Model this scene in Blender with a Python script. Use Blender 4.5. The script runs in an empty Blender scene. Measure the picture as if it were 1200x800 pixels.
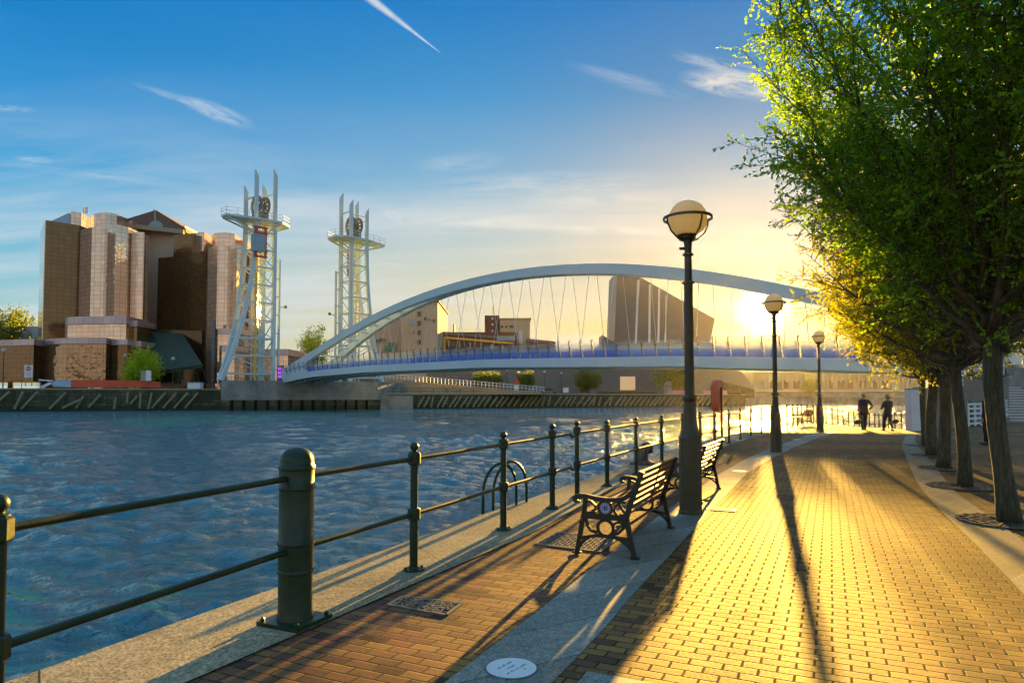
import bpy, math, random
import numpy as np
from mathutils import Vector, Matrix
random.seed(7)
RNG = np.random.default_rng(7)
SC = bpy.context.scene
COL = SC.collection
R = math.radians

# ------------------------------------------------------------------ camera
EYE = 1.63
FPX, PITCH, CY = 800.0, R(2.3), 432.0
cp, sp = math.cos(PITCH), math.sin(PITCH)
def ray(px, py):
    xc = (px - 600) / FPX; yc = -(py - CY) / FPX
    return Vector((xc, cp - yc * sp, sp + yc * cp))
def G(px, py, z=0.0):                      # point of the level z seen at a pixel of the photograph
    d = ray(px, py); t = (z - EYE) / d.z
    return Vector((d.x * t, d.y * t, z))
def P(px, py, Y):                          # point at distance Y seen at a pixel
    d = ray(px, py); t = Y / d.y
    return Vector((d.x * t, Y, EYE + d.z * t))
def X(px, Y, py=464): return P(px, py, Y).x
def Z(py, Y, px=600): return P(px, py, Y).z

cam = bpy.data.cameras.new('camera'); camo = bpy.data.objects.new('camera', cam); COL.objects.link(camo)
cam.sensor_width = 36; cam.lens = 24.0; cam.shift_y = 32 / 1200.0
cam.clip_start = 0.05; cam.clip_end = 6000
camo.location = (0, 0, EYE); camo.rotation_euler = (math.pi / 2 + PITCH, 0, 0)
SC.camera = camo

SUNDIR = ray(894, 364).normalized()
SUN_AZ = math.atan2(SUNDIR.x, SUNDIR.y); SUN_EL = math.asin(SUNDIR.z)

# ------------------------------------------------------------------ mesh helpers
class MB:
    def __init__(s): s.v = []; s.f = []; s.m = []; s.uv = {}
    def add(s, verts, faces, mi=0):
        o = len(s.v); s.v += [tuple(x) for x in verts]
        for f in faces: s.f.append([i + o for i in f]); s.m.append(mi)
    def box(s, c, d, rz=0, mi=0, M=None):
        x, y, z = d[0] / 2, d[1] / 2, d[2] / 2
        vs = [Vector((a * x, b * y, e * z)) for a in (-1, 1) for b in (-1, 1) for e in (-1, 1)]
        Mx = M if M is not None else Matrix.Rotation(rz, 3, 'Z')
        c = Vector(c)
        s.add([Mx @ v + c for v in vs], [(0, 1, 3, 2), (4, 6, 7, 5), (0, 4, 5, 1), (2, 3, 7, 6), (0, 2, 6, 4), (1, 5, 7, 3)], mi)
        return s
    def beam(s, p, q, w, h, up=Vector((0, 0, 1)), mi=0):
        p, q = Vector(p), Vector(q); d = q - p; L = d.length
        if L < 1e-6: return s
        y = d / L; x = y.cross(up)
        if x.length < 1e-4: x = y.cross(Vector((1, 0, 0)))
        x.normalize(); z = x.cross(y)
        M = Matrix((x, y, z)).transposed()
        return s.box((p + q) / 2, (w, L, h), M=M, mi=mi)
    def sweep(s, pts, w, h, up=Vector((0, 0, 1)), mi=0, closed=False):
        """rectangular section swept along a polyline"""
        pts = [Vector(p) for p in pts]; n = len(pts); vs = []; fs = []
        for i, p in enumerate(pts):
            a = pts[(i - 1) % n] if (i > 0 or closed) else p
            b = pts[(i + 1) % n] if (i < n - 1 or closed) else p
            t = (b - a).normalized(); x = t.cross(up).normalized(); z = x.cross(t)
            ww = w[i] if isinstance(w, (list, tuple)) else w
            hh = h[i] if isinstance(h, (list, tuple)) else h
            vs += [p - x * ww / 2 - z * hh / 2, p + x * ww / 2 - z * hh / 2, p + x * ww / 2 + z * hh / 2, p - x * ww / 2 + z * hh / 2]
        for i in range(n if closed else n - 1):
            j = (i + 1) % n
            for k in range(4):
                l = (k + 1) % 4
                fs.append((i * 4 + k, i * 4 + l, j * 4 + l, j * 4 + k))
        if not closed: fs += [(3, 2, 1, 0), tuple((n - 1) * 4 + k for k in range(4))]
        s.add(vs, fs, mi); return s
    def tube(s, pts, r, n=8, mi=0, cap=True):
        pts = [Vector(p) for p in pts]; m = len(pts); vs = []; fs = []; ref = None
        for i, p in enumerate(pts):
            a = pts[max(i - 1, 0)]; b = pts[min(i + 1, m - 1)]
            t = (b - a)
            t = t.normalized() if t.length > 1e-9 else Vector((0, 0, 1))
            if ref is None:
                ref = t.orthogonal().normalized()
            x = (ref - t * ref.dot(t))
            x = x.normalized() if x.length > 1e-6 else t.orthogonal().normalized()
            ref = x; y = t.cross(x)
            rr = r[i] if isinstance(r, (list, tuple)) else r
            for k in range(n):
                an = 2 * math.pi * k / n
                vs.append(p + x * (rr * math.cos(an)) + y * (rr * math.sin(an)))
        for i in range(m - 1):
            for k in range(n):
                l = (k + 1) % n
                fs.append((i * n + k, i * n + l, (i + 1) * n + l, (i + 1) * n + k))
        if cap: fs += [tuple(reversed(range(n))), tuple((m - 1) * n + k for k in range(n))]
        s.add(vs, fs, mi); return s
    def lathe(s, prof, c=(0, 0, 0), n=16, mi=0, rz=0):
        c = Vector(c); vs = []; fs = []
        for r, z in prof:
            for k in range(n):
                an = 2 * math.pi * k / n + rz
                vs.append(c + Vector((r * math.cos(an), r * math.sin(an), z)))
        m = len(prof)
        for i in range(m - 1):
            for k in range(n):
                l = (k + 1) % n
                fs.append((i * n + k, i * n + l, (i + 1) * n + l, (i + 1) * n + k))
        fs += [tuple(reversed(range(n))), tuple((m - 1) * n + k for k in range(n))]
        s.add(vs, fs, mi); return s
    def sphere(s, c, r, n=12, m=8, mi=0, sc=(1, 1, 1)):
        c = Vector(c); vs = [c + Vector((0, 0, -r * sc[2]))]; fs = []
        for i in range(1, m):
            th = math.pi * i / m
            for k in range(n):
                a = 2 * math.pi * k / n
                vs.append(c + Vector((r * sc[0] * math.sin(th) * math.cos(a), r * sc[1] * math.sin(th) * math.sin(a), -r * sc[2] * math.cos(th))))
        vs.append(c + Vector((0, 0, r * sc[2]))); e = len(vs) - 1
        for k in range(n):
            l = (k + 1) % n
            fs.append((0, 1 + l, 1 + k)); fs.append((e, e - n + k, e - n + l))
            for i in range(m - 2):
                fs.append((1 + i * n + k, 1 + i * n + l, 1 + (i + 1) * n + l, 1 + (i + 1) * n + k))
        s.add(vs, fs, mi); return s
    def prism(s, poly, z0, z1, mi=0, mtop=None):
        """vertical prism with wall uv in metres (perimeter, height)"""
        n = len(poly); o = len(s.v)
        area = sum(poly[i][0] * poly[(i + 1) % n][1] - poly[(i + 1) % n][0] * poly[i][1] for i in range(n))
        if area < 0: poly = list(reversed(poly))
        zt = z1 if isinstance(z1, (list, tuple)) else [z1] * n
        if area < 0 and isinstance(z1, (list, tuple)): zt = list(reversed(zt))
        s.v += [(p[0], p[1], z0) for p in poly] + [(p[0], p[1], zt[i]) for i, p in enumerate(poly)]
        u = 0
        for i in range(n):
            j = (i + 1) % n
            L = math.hypot(poly[j][0] - poly[i][0], poly[j][1] - poly[i][1])
            s.uv[len(s.f)] = [(u, z0), (u + L, z0), (u + L, zt[j]), (u, zt[i])]
            s.f.append([o + i, o + j, o + n + j, o + n + i]); s.m.append(mi); u += L
        s.f.append([o + n + i for i in range(n)]); s.m.append(mi if mtop is None else mtop)
        s.f.append([o + i for i in reversed(range(n))]); s.m.append(mi)
        return s
    def extrude2d(s, pts, org, ax, az, nrm, th, mi=0):
        """flat outline pts (a,b) in plane ax,az, with thickness th along nrm"""
        org = Vector(org); n = len(pts)
        a = [org + ax * p[0] + az * p[1] for p in pts]
        b = [p + nrm * th for p in a]
        fs = [tuple(range(n)), tuple(reversed(range(n, 2 * n)))] + [(i, n + i, n + (i + 1) % n, (i + 1) % n) for i in range(n)]
        s.add(a + b, fs, mi); return s
    def build(s, name, mats, parent=None, smooth=False, org=(0, 0, 0), angle=None):
        me = bpy.data.meshes.new(name)
        o = Vector(org)
        me.from_pydata([(v[0] - o.x, v[1] - o.y, v[2] - o.z) for v in s.v], [], s.f)
        if not isinstance(mats, (list, tuple)): mats = [mats]
        for m in mats: me.materials.append(m)
        if len(mats) > 1: me.polygons.foreach_set('material_index', s.m)
        if s.uv:
            ul = me.uv_layers.new(name='UVMap')
            for fi, uvs in s.uv.items():
                for li, c in zip(me.polygons[fi].loop_indices, uvs): ul.data[li].uv = c
        if smooth: me.polygons.foreach_set('use_smooth', [True] * len(me.polygons))
        me.update()
        if smooth and angle: me.set_sharp_from_angle(angle=R(angle))
        ob = bpy.data.objects.new(name, me); COL.objects.link(ob)
        if parent: ob.parent = parent
        return ob

def np_mesh(name, verts, faces4, mat, parent=None, smooth=False, nper=4):
    me = bpy.data.meshes.new(name)
    nv, nf = len(verts), len(faces4)
    me.vertices.add(nv); me.vertices.foreach_set('co', np.asarray(verts, dtype=np.float32).ravel())
    me.loops.add(nf * nper); me.polygons.add(nf)
    me.loops.foreach_set('vertex_index', np.asarray(faces4, dtype=np.int32).ravel())
    me.polygons.foreach_set('loop_start', np.arange(0, nf * nper, nper, dtype=np.int32))
    if smooth: me.polygons.foreach_set('use_smooth', np.ones(nf, dtype=bool))
    me.update(calc_edges=True); me.validate()
    me.materials.append(mat)
    ob = bpy.data.objects.new(name, me); COL.objects.link(ob)
    if parent: ob.parent = parent
    return ob

def empty(name, loc=(0, 0, 0), rz=0):
    o = bpy.data.objects.new(name, None); o.location = loc; o.rotation_euler = (0, 0, rz)
    o.empty_display_size = .2; COL.objects.link(o); return o
def tag(o, label=None, cat=None, group=None, kind=None):
    if label: o['label'] = label
    if cat: o['category'] = cat
    if group: o['group'] = group
    if kind: o['kind'] = kind
    return o
def copy_tree(o, parent=None):
    c = o.copy(); COL.objects.link(c)
    if parent: c.parent = parent
    for ch in list(o.children): copy_tree(ch, c)
    return c

# ------------------------------------------------------------------ materials
def nt(name):
    m = bpy.data.materials.new(name); m.use_nodes = True; t = m.node_tree
    return m, t, t.nodes['Principled BSDF'], t.nodes['Material Output']
def N(t, typ, **k):
    n = t.nodes.new(typ)
    for a, b in k.items(): setattr(n, a, b)
    return n
def ramp(t, fac, stops, interp='LINEAR'):
    r = N(t, 'ShaderNodeValToRGB'); r.color_ramp.interpolation = interp
    e = r.color_ramp.elements
    while len(e) < len(stops): e.new(.5)
    for el, (p, c) in zip(e, stops):
        el.position = p; el.color = (*c, 1) if len(c) == 3 else c
    t.links.new(fac, r.inputs['Fac']); return r.outputs['Color']
def mixc(t, fac, a, b, mode='MIX'):
    m = N(t, 'ShaderNodeMix', data_type='RGBA', blend_type=mode)
    for sock, val in ((m.inputs[0], fac), (m.inputs[6], a), (m.inputs[7], b)):
        if isinstance(val, (int, float)): sock.default_value = val
        elif isinstance(val, tuple): sock.default_value = (*val, 1) if len(val) == 3 else val
        else: t.links.new(val, sock)
    return m.outputs[2]
def mth(t, op, a, b=None, c=None):
    n = N(t, 'ShaderNodeMath', operation=op)
    for i, v in enumerate((a, b, c)):
        if v is None: continue
        if isinstance(v, (int, float)): n.inputs[i].default_value = v
        else: t.links.new(v, n.inputs[i])
    return n.outputs[0]
def noise(t, vec, scale, detail=4, rough=.55, out='Fac', dist=0):
    n = N(t, 'ShaderNodeTexNoise'); n.inputs['Scale'].default_value = scale
    n.inputs['Detail'].default_value = detail; n.inputs['Roughness'].default_value = rough
    n.inputs['Distortion'].default_value = dist
    if vec is not None: t.links.new(vec, n.inputs['Vector'])
    return n.outputs[out]
def geo_pos(t): return N(t, 'ShaderNodeNewGeometry').outputs['Position']
def obj_pos(t): return N(t, 'ShaderNodeTexCoord').outputs['Object']
def mapping(t, vec, rot=(0, 0, 0), scale=(1, 1, 1), loc=(0, 0, 0)):
    m = N(t, 'ShaderNodeMapping'); t.links.new(vec, m.inputs[0])
    m.inputs['Location'].default_value = loc; m.inputs['Rotation'].default_value = rot; m.inputs['Scale'].default_value = scale
    return m.outputs[0]
def bump(t, h, strength=.5, dist=.01, normal=None):
    b = N(t, 'ShaderNodeBump'); b.inputs['Strength'].default_value = strength; b.inputs['Distance'].default_value = dist
    t.links.new(h, b.inputs['Height'])
    if normal is not None: t.links.new(normal, b.inputs['Normal'])
    return b.outputs[0]

def rough_mat(name, c1, c2, scale=3, rough=.7, bs=.3, bd=.01, metal=0, fine=40, spec=.5, r2=None, usegeo=False):
    m, t, p, o = nt(name)
    v = geo_pos(t) if usegeo else obj_pos(t)
    n1 = noise(t, v, scale, 6, .6); n2 = noise(t, v, fine, 3)
    f = mth(t, 'ADD', mth(t, 'MULTIPLY', n1, .7), mth(t, 'MULTIPLY', n2, .3))
    t.links.new(ramp(t, f, [(.35, c1), (.65, c2)]), p.inputs['Base Color'])
    p.inputs['Roughness'].default_value = rough; p.inputs['Metallic'].default_value = metal
    p.inputs['Specular IOR Level'].default_value = spec
    if r2: t.links.new(mth(t, 'ADD', mth(t, 'MULTIPLY', n1, r2), rough - r2 / 2), p.inputs['Roughness'])
    if bs: t.links.new(bump(t, f, bs, bd), p.inputs['Normal'])
    return m

M = {}
M['iron'] = rough_mat('dark green iron paint', (.004, .020, .007), (.010, .038, .013), 6, .36, .25, .004, spec=.35, r2=.15, fine=60)
M['iron2'] = rough_mat('blackened bench iron', (.010, .014, .010), (.022, .026, .019), 9, .48, .3, .003)
M['pole'] = rough_mat('lamp post paint', (.034, .032, .012), (.06, .056, .022), 5, .48, .3, .004, r2=.15)
M['wood'] = rough_mat('varnished bench slats', (.07, .032, .010), (.15, .072, .022), 14, .5, .3, .002, spec=.25)
M['granite'] = None
M['steelw'] = rough_mat('pale grey painted steel', (.46, .58, .58), (.60, .70, .68), .35, .45, .1, .01, r2=.15, fine=5)
M['arch'] = rough_mat('blue grey arch paint', (.42, .55, .60), (.52, .64, .68), .2, .4, .05, .01, fine=4)
M['steeld'] = rough_mat('dark machinery', (.10, .10, .095), (.19, .18, .165), 1.5, .6, .2, .02)
M['redm'] = rough_mat('red machinery paint', (.42, .04, .02), (.55, .07, .03), 1, .5, .1, .01)
M['bluegrey'] = rough_mat('blue grey cabinet', (.2, .3, .34), (.28, .38, .42), 1, .5, .1, .01)
M['yellow'] = rough_mat('plain yellow', (.75, .4, .03), (.85, .5, .06), 1, .5, .1, .01)
M['white'] = rough_mat('white paint', (.62, .66, .68), (.78, .8, .8), 1, .5, .1, .01)
M['concrete'] = rough_mat('stained concrete', (.13, .14, .12), (.34, .34, .29), .35, .85, .4, .03, fine=3)
M['darkwall'] = rough_mat('dark stained quay wall', (.05, .06, .03), (.15, .15, .075), .3, .9, .5, .05, fine=3)
M['timber'] = rough_mat('weathered fender timber', (.16, .17, .08), (.27, .26, .13), 1, .85, .3, .02)
M['red_orange'] = rough_mat('orange red lifebuoy housing', (.62, .09, .03), (.78, .16, .05), 4, .45, .1, .003)
M['limb'] = rough_mat('tree limb bark', (.04, .04, .022), (.12, .11, .07), 5, .85, .9, .02, fine=22)
M['twig'] = rough_mat('twig bark', (.05, .04, .02), (.11, .085, .05), 6, .8, .3, .004)
M['cloth_dark'] = rough_mat('dark coat cloth', (.014, .016, .02), (.03, .032, .036), 12, .9, .2, .004)
M['cloth_olive'] = rough_mat('olive jacket cloth', (.03, .03, .018), (.055, .052, .03), 12, .9, .3, .006)
M['cloth_blue'] = rough_mat('dark blue jeans', (.018, .024, .04), (.035, .04, .06), 12, .9, .2, .004)
M['skin'] = rough_mat('skin', (.38, .2, .14), (.45, .25, .18), 12, .6, .1, .002)
M['hair'] = rough_mat('brown hair', (.05, .025, .01), (.12, .06, .025), 20, .6, .5, .006)
M['hairl'] = rough_mat('light brown hair', (.22, .12, .04), (.36, .2, .08), 20, .6, .5, .006)
M['brick_far'] = rough_mat('dark red brick', (.11, .045, .03), (.17, .075, .05), .5, .9, .1, .02, fine=3)
M['cream'] = rough_mat('cream render', (.40, .33, .21), (.52, .44, .29), .08, .85, .05, .02, fine=1)
M['beige'] = rough_mat('beige cladding', (.34, .29, .22), (.42, .36, .27), .05, .85, .05, .02, fine=1)
M['greybld'] = rough_mat('grey standing seam cladding', (.12, .12, .11), (.18, .18, .165), .06, .55, .05, .02, fine=1)
M['tan'] = rough_mat('tan stone wall', (.3, .24, .15), (.42, .34, .22), .15, .85, .1, .02, fine=2)
M['dglass'] = rough_mat('dark window glass', (.02, .025, .03), (.04, .045, .05), 1, .12, 0, 0)
M['green'] = rough_mat('faded green paint', (.05, .2, .13), (.1, .27, .19), 1, .8, .05, .01)
M['grassm'] = rough_mat('mown grass', (.05, .09, .012), (.1, .15, .025), .6, .9, .5, .05, fine=9)
M['plaqueW'] = rough_mat('white enamel plaque', (.62, .68, .74), (.72, .78, .82), 10, .4, .1, .001)
M['ink'] = rough_mat('dark lettering', (.03, .035, .04), (.06, .07, .07), 30, .6, 0, 0)
M['lead'] = rough_mat('worn grating iron', (.05, .055, .05), (.2, .19, .15), 25, .5, .3, .003, metal=.4)

M['brownroof'] = rough_mat('brown ribbed roof', (.14, .085, .07), (.19, .12, .10), .3, .8, .1, .02, fine=2)
M['clad'] = rough_mat('weathered aluminium cladding', (.11, .105, .10), (.16, .15, .145), .05, .45, .05, .02, fine=.6)
M['pink'] = rough_mat('faded pink sheet', (.6, .2, .25), (.72, .38, .4), .4, .8, .1, .01)
M['banner'] = rough_mat('orange red banner sheet', (.62, .07, .025), (.72, .13, .04), .25, .7, .3, .05, fine=2)
M['whitewall'] = rough_mat('white rendered wall', (.55, .56, .55), (.68, .69, .68), 1.5, .8, .1, .01)
M['brownwall'] = rough_mat('brown rendered wall', (.17, .14, .10), (.27, .22, .16), .8, .9, .3, .02, fine=9)
M['stepm'] = rough_mat('worn stone steps', (.22, .2, .16), (.34, .31, .25), 1.2, .85, .3, .01)

def painted_iron():
    m, t, p, o = nt('weathered green iron paint'); v = obj_pos(t)
    n1 = noise(t, v, 6, 6, .6); n2 = noise(t, v, 38, 5, .7); n3 = noise(t, v, 9, 6, .75)
    c = ramp(t, n1, [(.35, (.005, .022, .008)), (.65, (.014, .044, .017))])
    c = mixc(t, ramp(t, n3, [(.63, (0, 0, 0)), (.70, (.75,) * 3)]), c, (.09, .045, .018))
    c = mixc(t, ramp(t, n2, [(.66, (0, 0, 0)), (.74, (.6,) * 3)]), c, (.10, .11, .08))
    t.links.new(c, p.inputs['Base Color']); t.links.new(mth(t, 'ADD', mth(t, 'MULTIPLY', n3, .4), .18), p.inputs['Roughness'])
    p.inputs['Specular IOR Level'].default_value = .38
    t.links.new(bump(t, mth(t, 'ADD', n1, mth(t, 'MULTIPLY', n2, .3)), .35, .004), p.inputs['Normal']); return m
M['iron'] = painted_iron()
def dock_wall():
    m, t, p, o = nt('stained dock wall'); pos = geo_pos(t); sx = N(t, 'ShaderNodeSeparateXYZ'); t.links.new(pos, sx.inputs[0])
    cb_ = N(t, 'ShaderNodeCombineXYZ'); t.links.new(mth(t, 'ADD', sx.outputs[0], mth(t, 'MULTIPLY', sx.outputs[1], .4)), cb_.inputs[0]); t.links.new(sx.outputs[2], cb_.inputs[1])
    b = N(t, 'ShaderNodeTexBrick'); t.links.new(cb_.outputs[0], b.inputs['Vector']); b.inputs['Scale'].default_value = 1; b.inputs['Brick Width'].default_value = 1.5; b.inputs['Row Height'].default_value = .55
    b.inputs['Mortar Size'].default_value = .04; b.inputs['Color1'].default_value = (.055, .06, .03, 1); b.inputs['Color2'].default_value = (.13, .13, .07, 1); b.inputs['Mortar'].default_value = (.02, .022, .012, 1)
    vs = mapping(t, pos, scale=(1, 1, .22)); n1 = noise(t, vs, .9, 6, .65)
    c = mixc(t, ramp(t, n1, [(.42, (0, 0, 0)), (.62, (.85,) * 3)]), b.outputs['Color'], (.035, .04, .02))
    tide = mth(t, 'LESS_THAN', mth(t, 'ADD', sx.outputs[2], mth(t, 'MULTIPLY', noise(t, pos, 1.3, 4), .7)), .35)
    c = mixc(t, mth(t, 'MULTIPLY', tide, .75), c, (.018, .03, .012)); t.links.new(c, p.inputs['Base Color']); p.inputs['Roughness'].default_value = .85
    t.links.new(bump(t, b.outputs['Fac'], .4, -.03), p.inputs['Normal']); return m
M['darkwall'] = dock_wall()
def bark():
    m, t, p, o = nt('ridged tree bark'); v = mapping(t, obj_pos(t), scale=(1, 1, .14))
    n1 = noise(t, v, 34, 5, .65, dist=.8); n2 = noise(t, obj_pos(t), 2.6, 4, .6)
    c = ramp(t, n1, [(.36, (.018, .018, .011)), (.52, (.07, .066, .042)), (.68, (.15, .14, .095))])
    c = mixc(t, mth(t, 'MULTIPLY', n2, .7), c, (.055, .065, .025)); t.links.new(c, p.inputs['Base Color']); p.inputs['Roughness'].default_value = .85
    t.links.new(bump(t, n1, 1.0, .02), p.inputs['Normal']); return m
M['bark'] = bark()

def leafmat(name, c1, c2, c3, tr=.5):
    m, t, p, o = nt(name)
    g = N(t, 'ShaderNodeNewGeometry')
    col = ramp(t, g.outputs['Random Per Island'], [(0, c1), (.5, c2), (1, c3)])
    p.inputs['Roughness'].default_value = .45; p.inputs['Specular IOR Level'].default_value = .35
    t.links.new(col, p.inputs['Base Color'])
    tl = N(t, 'ShaderNodeBsdfTranslucent')
    tc = mixc(t, 1.0, col, (1.35, 1.35, .6), 'MULTIPLY')
    t.links.new(tc, tl.inputs['Color'])
    ms = N(t, 'ShaderNodeMixShader'); ms.inputs[0].default_value = tr
    t.links.new(p.outputs[0], ms.inputs[1]); t.links.new(tl.outputs[0], ms.inputs[2])
    t.links.new(ms.outputs[0], o.inputs['Surface'])
    return m
M['leafA'] = leafmat('fresh green leaves', (.10, .24, .010), (.18, .35, .014), (.29, .41, .02), .70)
M['leafB'] = leafmat('olive spring leaves', (.16, .20, .010), (.27, .28, .014), (.38, .35, .025), .74)
M['leafC'] = leafmat('pale yellow green leaves', (.30, .42, .015), (.42, .52, .03), (.55, .60, .05), .55)
M['leafD'] = leafmat('dull far leaves', (.10, .15, .02), (.15, .20, .03), (.20, .24, .05), .5)

# brick paving
PATH = R(25)
def paving():
    m, t, p, o = nt('brick block paving')
    pos = geo_pos(t)
    v = mapping(t, pos, rot=(0, 0, PATH))
    wob = noise(t, pos, 1.6, 3, .5, 'Color')
    v2 = N(t, 'ShaderNodeVectorMath', operation='ADD'); t.links.new(v, v2.inputs[0])
    sc = N(t, 'ShaderNodeVectorMath', operation='SCALE'); sc.inputs[3].default_value = .022; t.links.new(wob, sc.inputs[0])
    wob2 = noise(t, pos, 14, 2, .5, 'Color')
    sc2 = N(t, 'ShaderNodeVectorMath', operation='SCALE'); sc2.inputs[3].default_value = .007; t.links.new(wob2, sc2.inputs[0])
    t.links.new(sc.outputs[0], v2.inputs[1])
    v3 = N(t, 'ShaderNodeVectorMath', operation='ADD'); t.links.new(v2.outputs[0], v3.inputs[0]); t.links.new(sc2.outputs[0], v3.inputs[1])
    def br(offs, msize, smooth):
        b = N(t, 'ShaderNodeTexBrick'); t.links.new(v3.outputs[0], b.inputs['Vector'])
        b.inputs['Scale'].default_value = 1.0; b.inputs['Brick Width'].default_value = .2; b.inputs['Row Height'].default_value = .1
        b.inputs['Mortar Size'].default_value = msize; b.inputs['Mortar Smooth'].default_value = smooth
        b.offset = offs; b.inputs['Bias'].default_value = 0
        b.inputs['Color1'].default_value = (0, 0, 0, 1); b.inputs['Color2'].default_value = (1, 1, 1, 1); b.inputs['Mortar'].default_value = (.5, .5, .5, 1)
        return b
    p.inputs['Specular IOR Level'].default_value = .10; b = br(.5, .0065, .12); bb = br(.5, .010, .9)
    rnd = b.outputs['Color']
    base = ramp(t, rnd, [(0, (.07, .045, .035)), (.16, (.19, .10, .055)), (.40, (.30, .175, .06)), (.60, (.37, .23, .07)), (.8, (.26, .115, .06)), (1, (.33, .205, .07))])
    st = noise(t, pos, .7, 5, .6); st2 = noise(t, pos, 60, 4, .6)
    base = mixc(t, mth(t, 'MULTIPLY', ramp(t, st, [(.42, (0, 0, 0)), (.66, (1, 1, 1))]), .55), base, (.12, .10, .055), 'MIX')
    base = mixc(t, .55, base, ramp(t, st2, [(.3, (.45, .45, .45)), (.7, (1.25, 1.25, 1.25))]), 'MULTIPLY')
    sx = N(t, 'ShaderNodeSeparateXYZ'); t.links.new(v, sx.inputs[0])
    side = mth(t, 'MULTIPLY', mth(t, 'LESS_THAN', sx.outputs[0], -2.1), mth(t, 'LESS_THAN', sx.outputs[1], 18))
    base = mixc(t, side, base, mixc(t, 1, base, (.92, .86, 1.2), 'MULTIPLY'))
    vo = N(t, 'ShaderNodeTexVoronoi'); t.links.new(pos, vo.inputs['Vector']); vo.inputs['Scale'].default_value = 2.2; vo.inputs['Randomness'].default_value = 1
    gum = mth(t, 'LESS_THAN', vo.outputs['Distance'], .045)
    base = mixc(t, mth(t, 'MULTIPLY', gum, .6), base, (.05, .045, .035))
    big = ramp(t, noise(t, pos, .28, 4, .6), [(.40, (.58, .55, .50)), (.6, (1.14, 1.1, 1.02))]); base = mixc(t, .8, base, big, 'MULTIPLY')
    moss = ramp(t, noise(t, pos, 5, 4, .6), [(.5, (.03, .025, .016)), (.66, (.10, .11, .02))])
    fill = ramp(t, noise(t, pos, 1.1, 5, .65), [(.42, (1, 1, 1)), (.66, (.75,) * 3)])
    col = mixc(t, mth(t, 'MULTIPLY', b.outputs['Fac'], fill), base, moss)
    t.links.new(col, p.inputs['Base Color'])
    p.inputs['Roughness'].default_value = .5
    t.links.new(mth(t, 'ADD', mth(t, 'MULTIPLY', st2, .35), mth(t, 'ADD', mth(t, 'MULTIPLY', b.outputs['Fac'], .3), .52)), p.inputs['Roughness'])
    h = mth(t, 'SUBTRACT', 1.0, bb.outputs['Fac'])
    h = mth(t, 'ADD', h, mth(t, 'MULTIPLY', rnd, .35))
    h = mth(t, 'ADD', h, mth(t, 'MULTIPLY', st2, .22))
    h = mth(t, 'ADD', h, mth(t, 'MULTIPLY', noise(t, pos, 3.5, 3), .9))
    t.links.new(bump(t, h, .75, .006), p.inputs['Normal'])
    return m
M['paving'] = paving()

def stone(name, c1, c2, joint, spacing, bs=.5, speck=90, across=None):
    """stone strip, joints across at every `spacing` metres of uv.x"""
    m, t, p, o = nt(name)
    uv = N(t, 'ShaderNodeUVMap').outputs[0]; pos = geo_pos(t)
    sx = N(t, 'ShaderNodeSeparateXYZ'); t.links.new(uv, sx.inputs[0])
    fr = mth(t, 'FRACT', mth(t, 'DIVIDE', sx.outputs[0], spacing))
    dd = mth(t, 'ABSOLUTE', mth(t, 'SUBTRACT', fr, .5))
    jn = mth(t, 'GREATER_THAN', dd, .5 - .007 / spacing)
    cell = N(t, 'ShaderNodeTexWhiteNoise', noise_dimensions='1D')
    t.links.new(mth(t, 'FLOOR', mth(t, 'DIVIDE', sx.outputs[0], spacing)), cell.inputs['W'])
    n1 = noise(t, pos, 1.2, 6, .6); n2 = noise(t, pos, speck, 3, .7)
    f = mth(t, 'ADD', mth(t, 'ADD', mth(t, 'MULTIPLY', n1, .45), mth(t, 'MULTIPLY', n2, .4)), mth(t, 'MULTIPLY', cell.outputs[0], .15))
    c = ramp(t, f, [(.41, c1), (.60, c2)])
    st = ramp(t, noise(t, pos, 2.4, 6, .7), [(.5, (1, 1, 1)), (.72, (.62, .62, .6))])
    c = mixc(t, 1, c, st, 'MULTIPLY'); c = mixc(t, .8, c, ramp(t, n2, [(.36, (.45, .45, .42)), (.5, (1, 1, 1)), (.64, (1.45, 1.4, 1.3))]), 'MULTIPLY')
    c = mixc(t, .6, c, ramp(t, noise(t, pos, 16, 4, .7), [(.36, (.55, .55, .5)), (.6, (1.1, 1.1, 1.1))]), 'MULTIPLY')
    c = mixc(t, jn, c, joint)
    t.links.new(c, p.inputs['Base Color'])
    t.links.new(mth(t, 'ADD', mth(t, 'MULTIPLY', n2, .3), .5), p.inputs['Roughness']); p.inputs['Specular IOR Level'].default_value = .3
    h = mth(t, 'SUBTRACT', mth(t, 'ADD', mth(t, 'MULTIPLY', n2, .3), mth(t, 'MULTIPLY', n1, .8)), jn)
    t.links.new(bump(t, h, bs, .006), p.inputs['Normal'])
    return m
M['granite'] = stone('granite coping', (.13, .12, .075), (.40, .35, .22), (.02, .02, .012), 1.9, .8, 55)
M['slab'] = stone('grey flagstone', (.15, .175, .16), (.30, .33, .30), (.02, .02, .015), .92, .35, 80)
M['kerbs'] = stone('kerb slab', (.16, .15, .11), (.32, .30, .22), (.02, .02, .012), .6, .4, 80)

# water
def water():
    m, t, p, o = nt('choppy water')
    pos = geo_pos(t)
    p.inputs['Base Color'].default_value = (.0, .15, .185, 1)
    p.inputs['Roughness'].default_value = .045; p.inputs['IOR'].default_value = 1.7; p.inputs['Specular IOR Level'].default_value = .8
    v = mapping(t, pos, rot=(0, 0, R(-25)), scale=(1, 2.2, 1))
    h = mth(t, 'ADD', mth(t, 'MULTIPLY', noise(t, v, 2.6, 5, .62, dist=.8), 1.0), mth(t, 'MULTIPLY', noise(t, v, 7, 4, .6, dist=.4), .12))
    t.links.new(bump(t, h, .95, .27), p.inputs['Normal'])
    return m
M['water'] = water()

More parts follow.
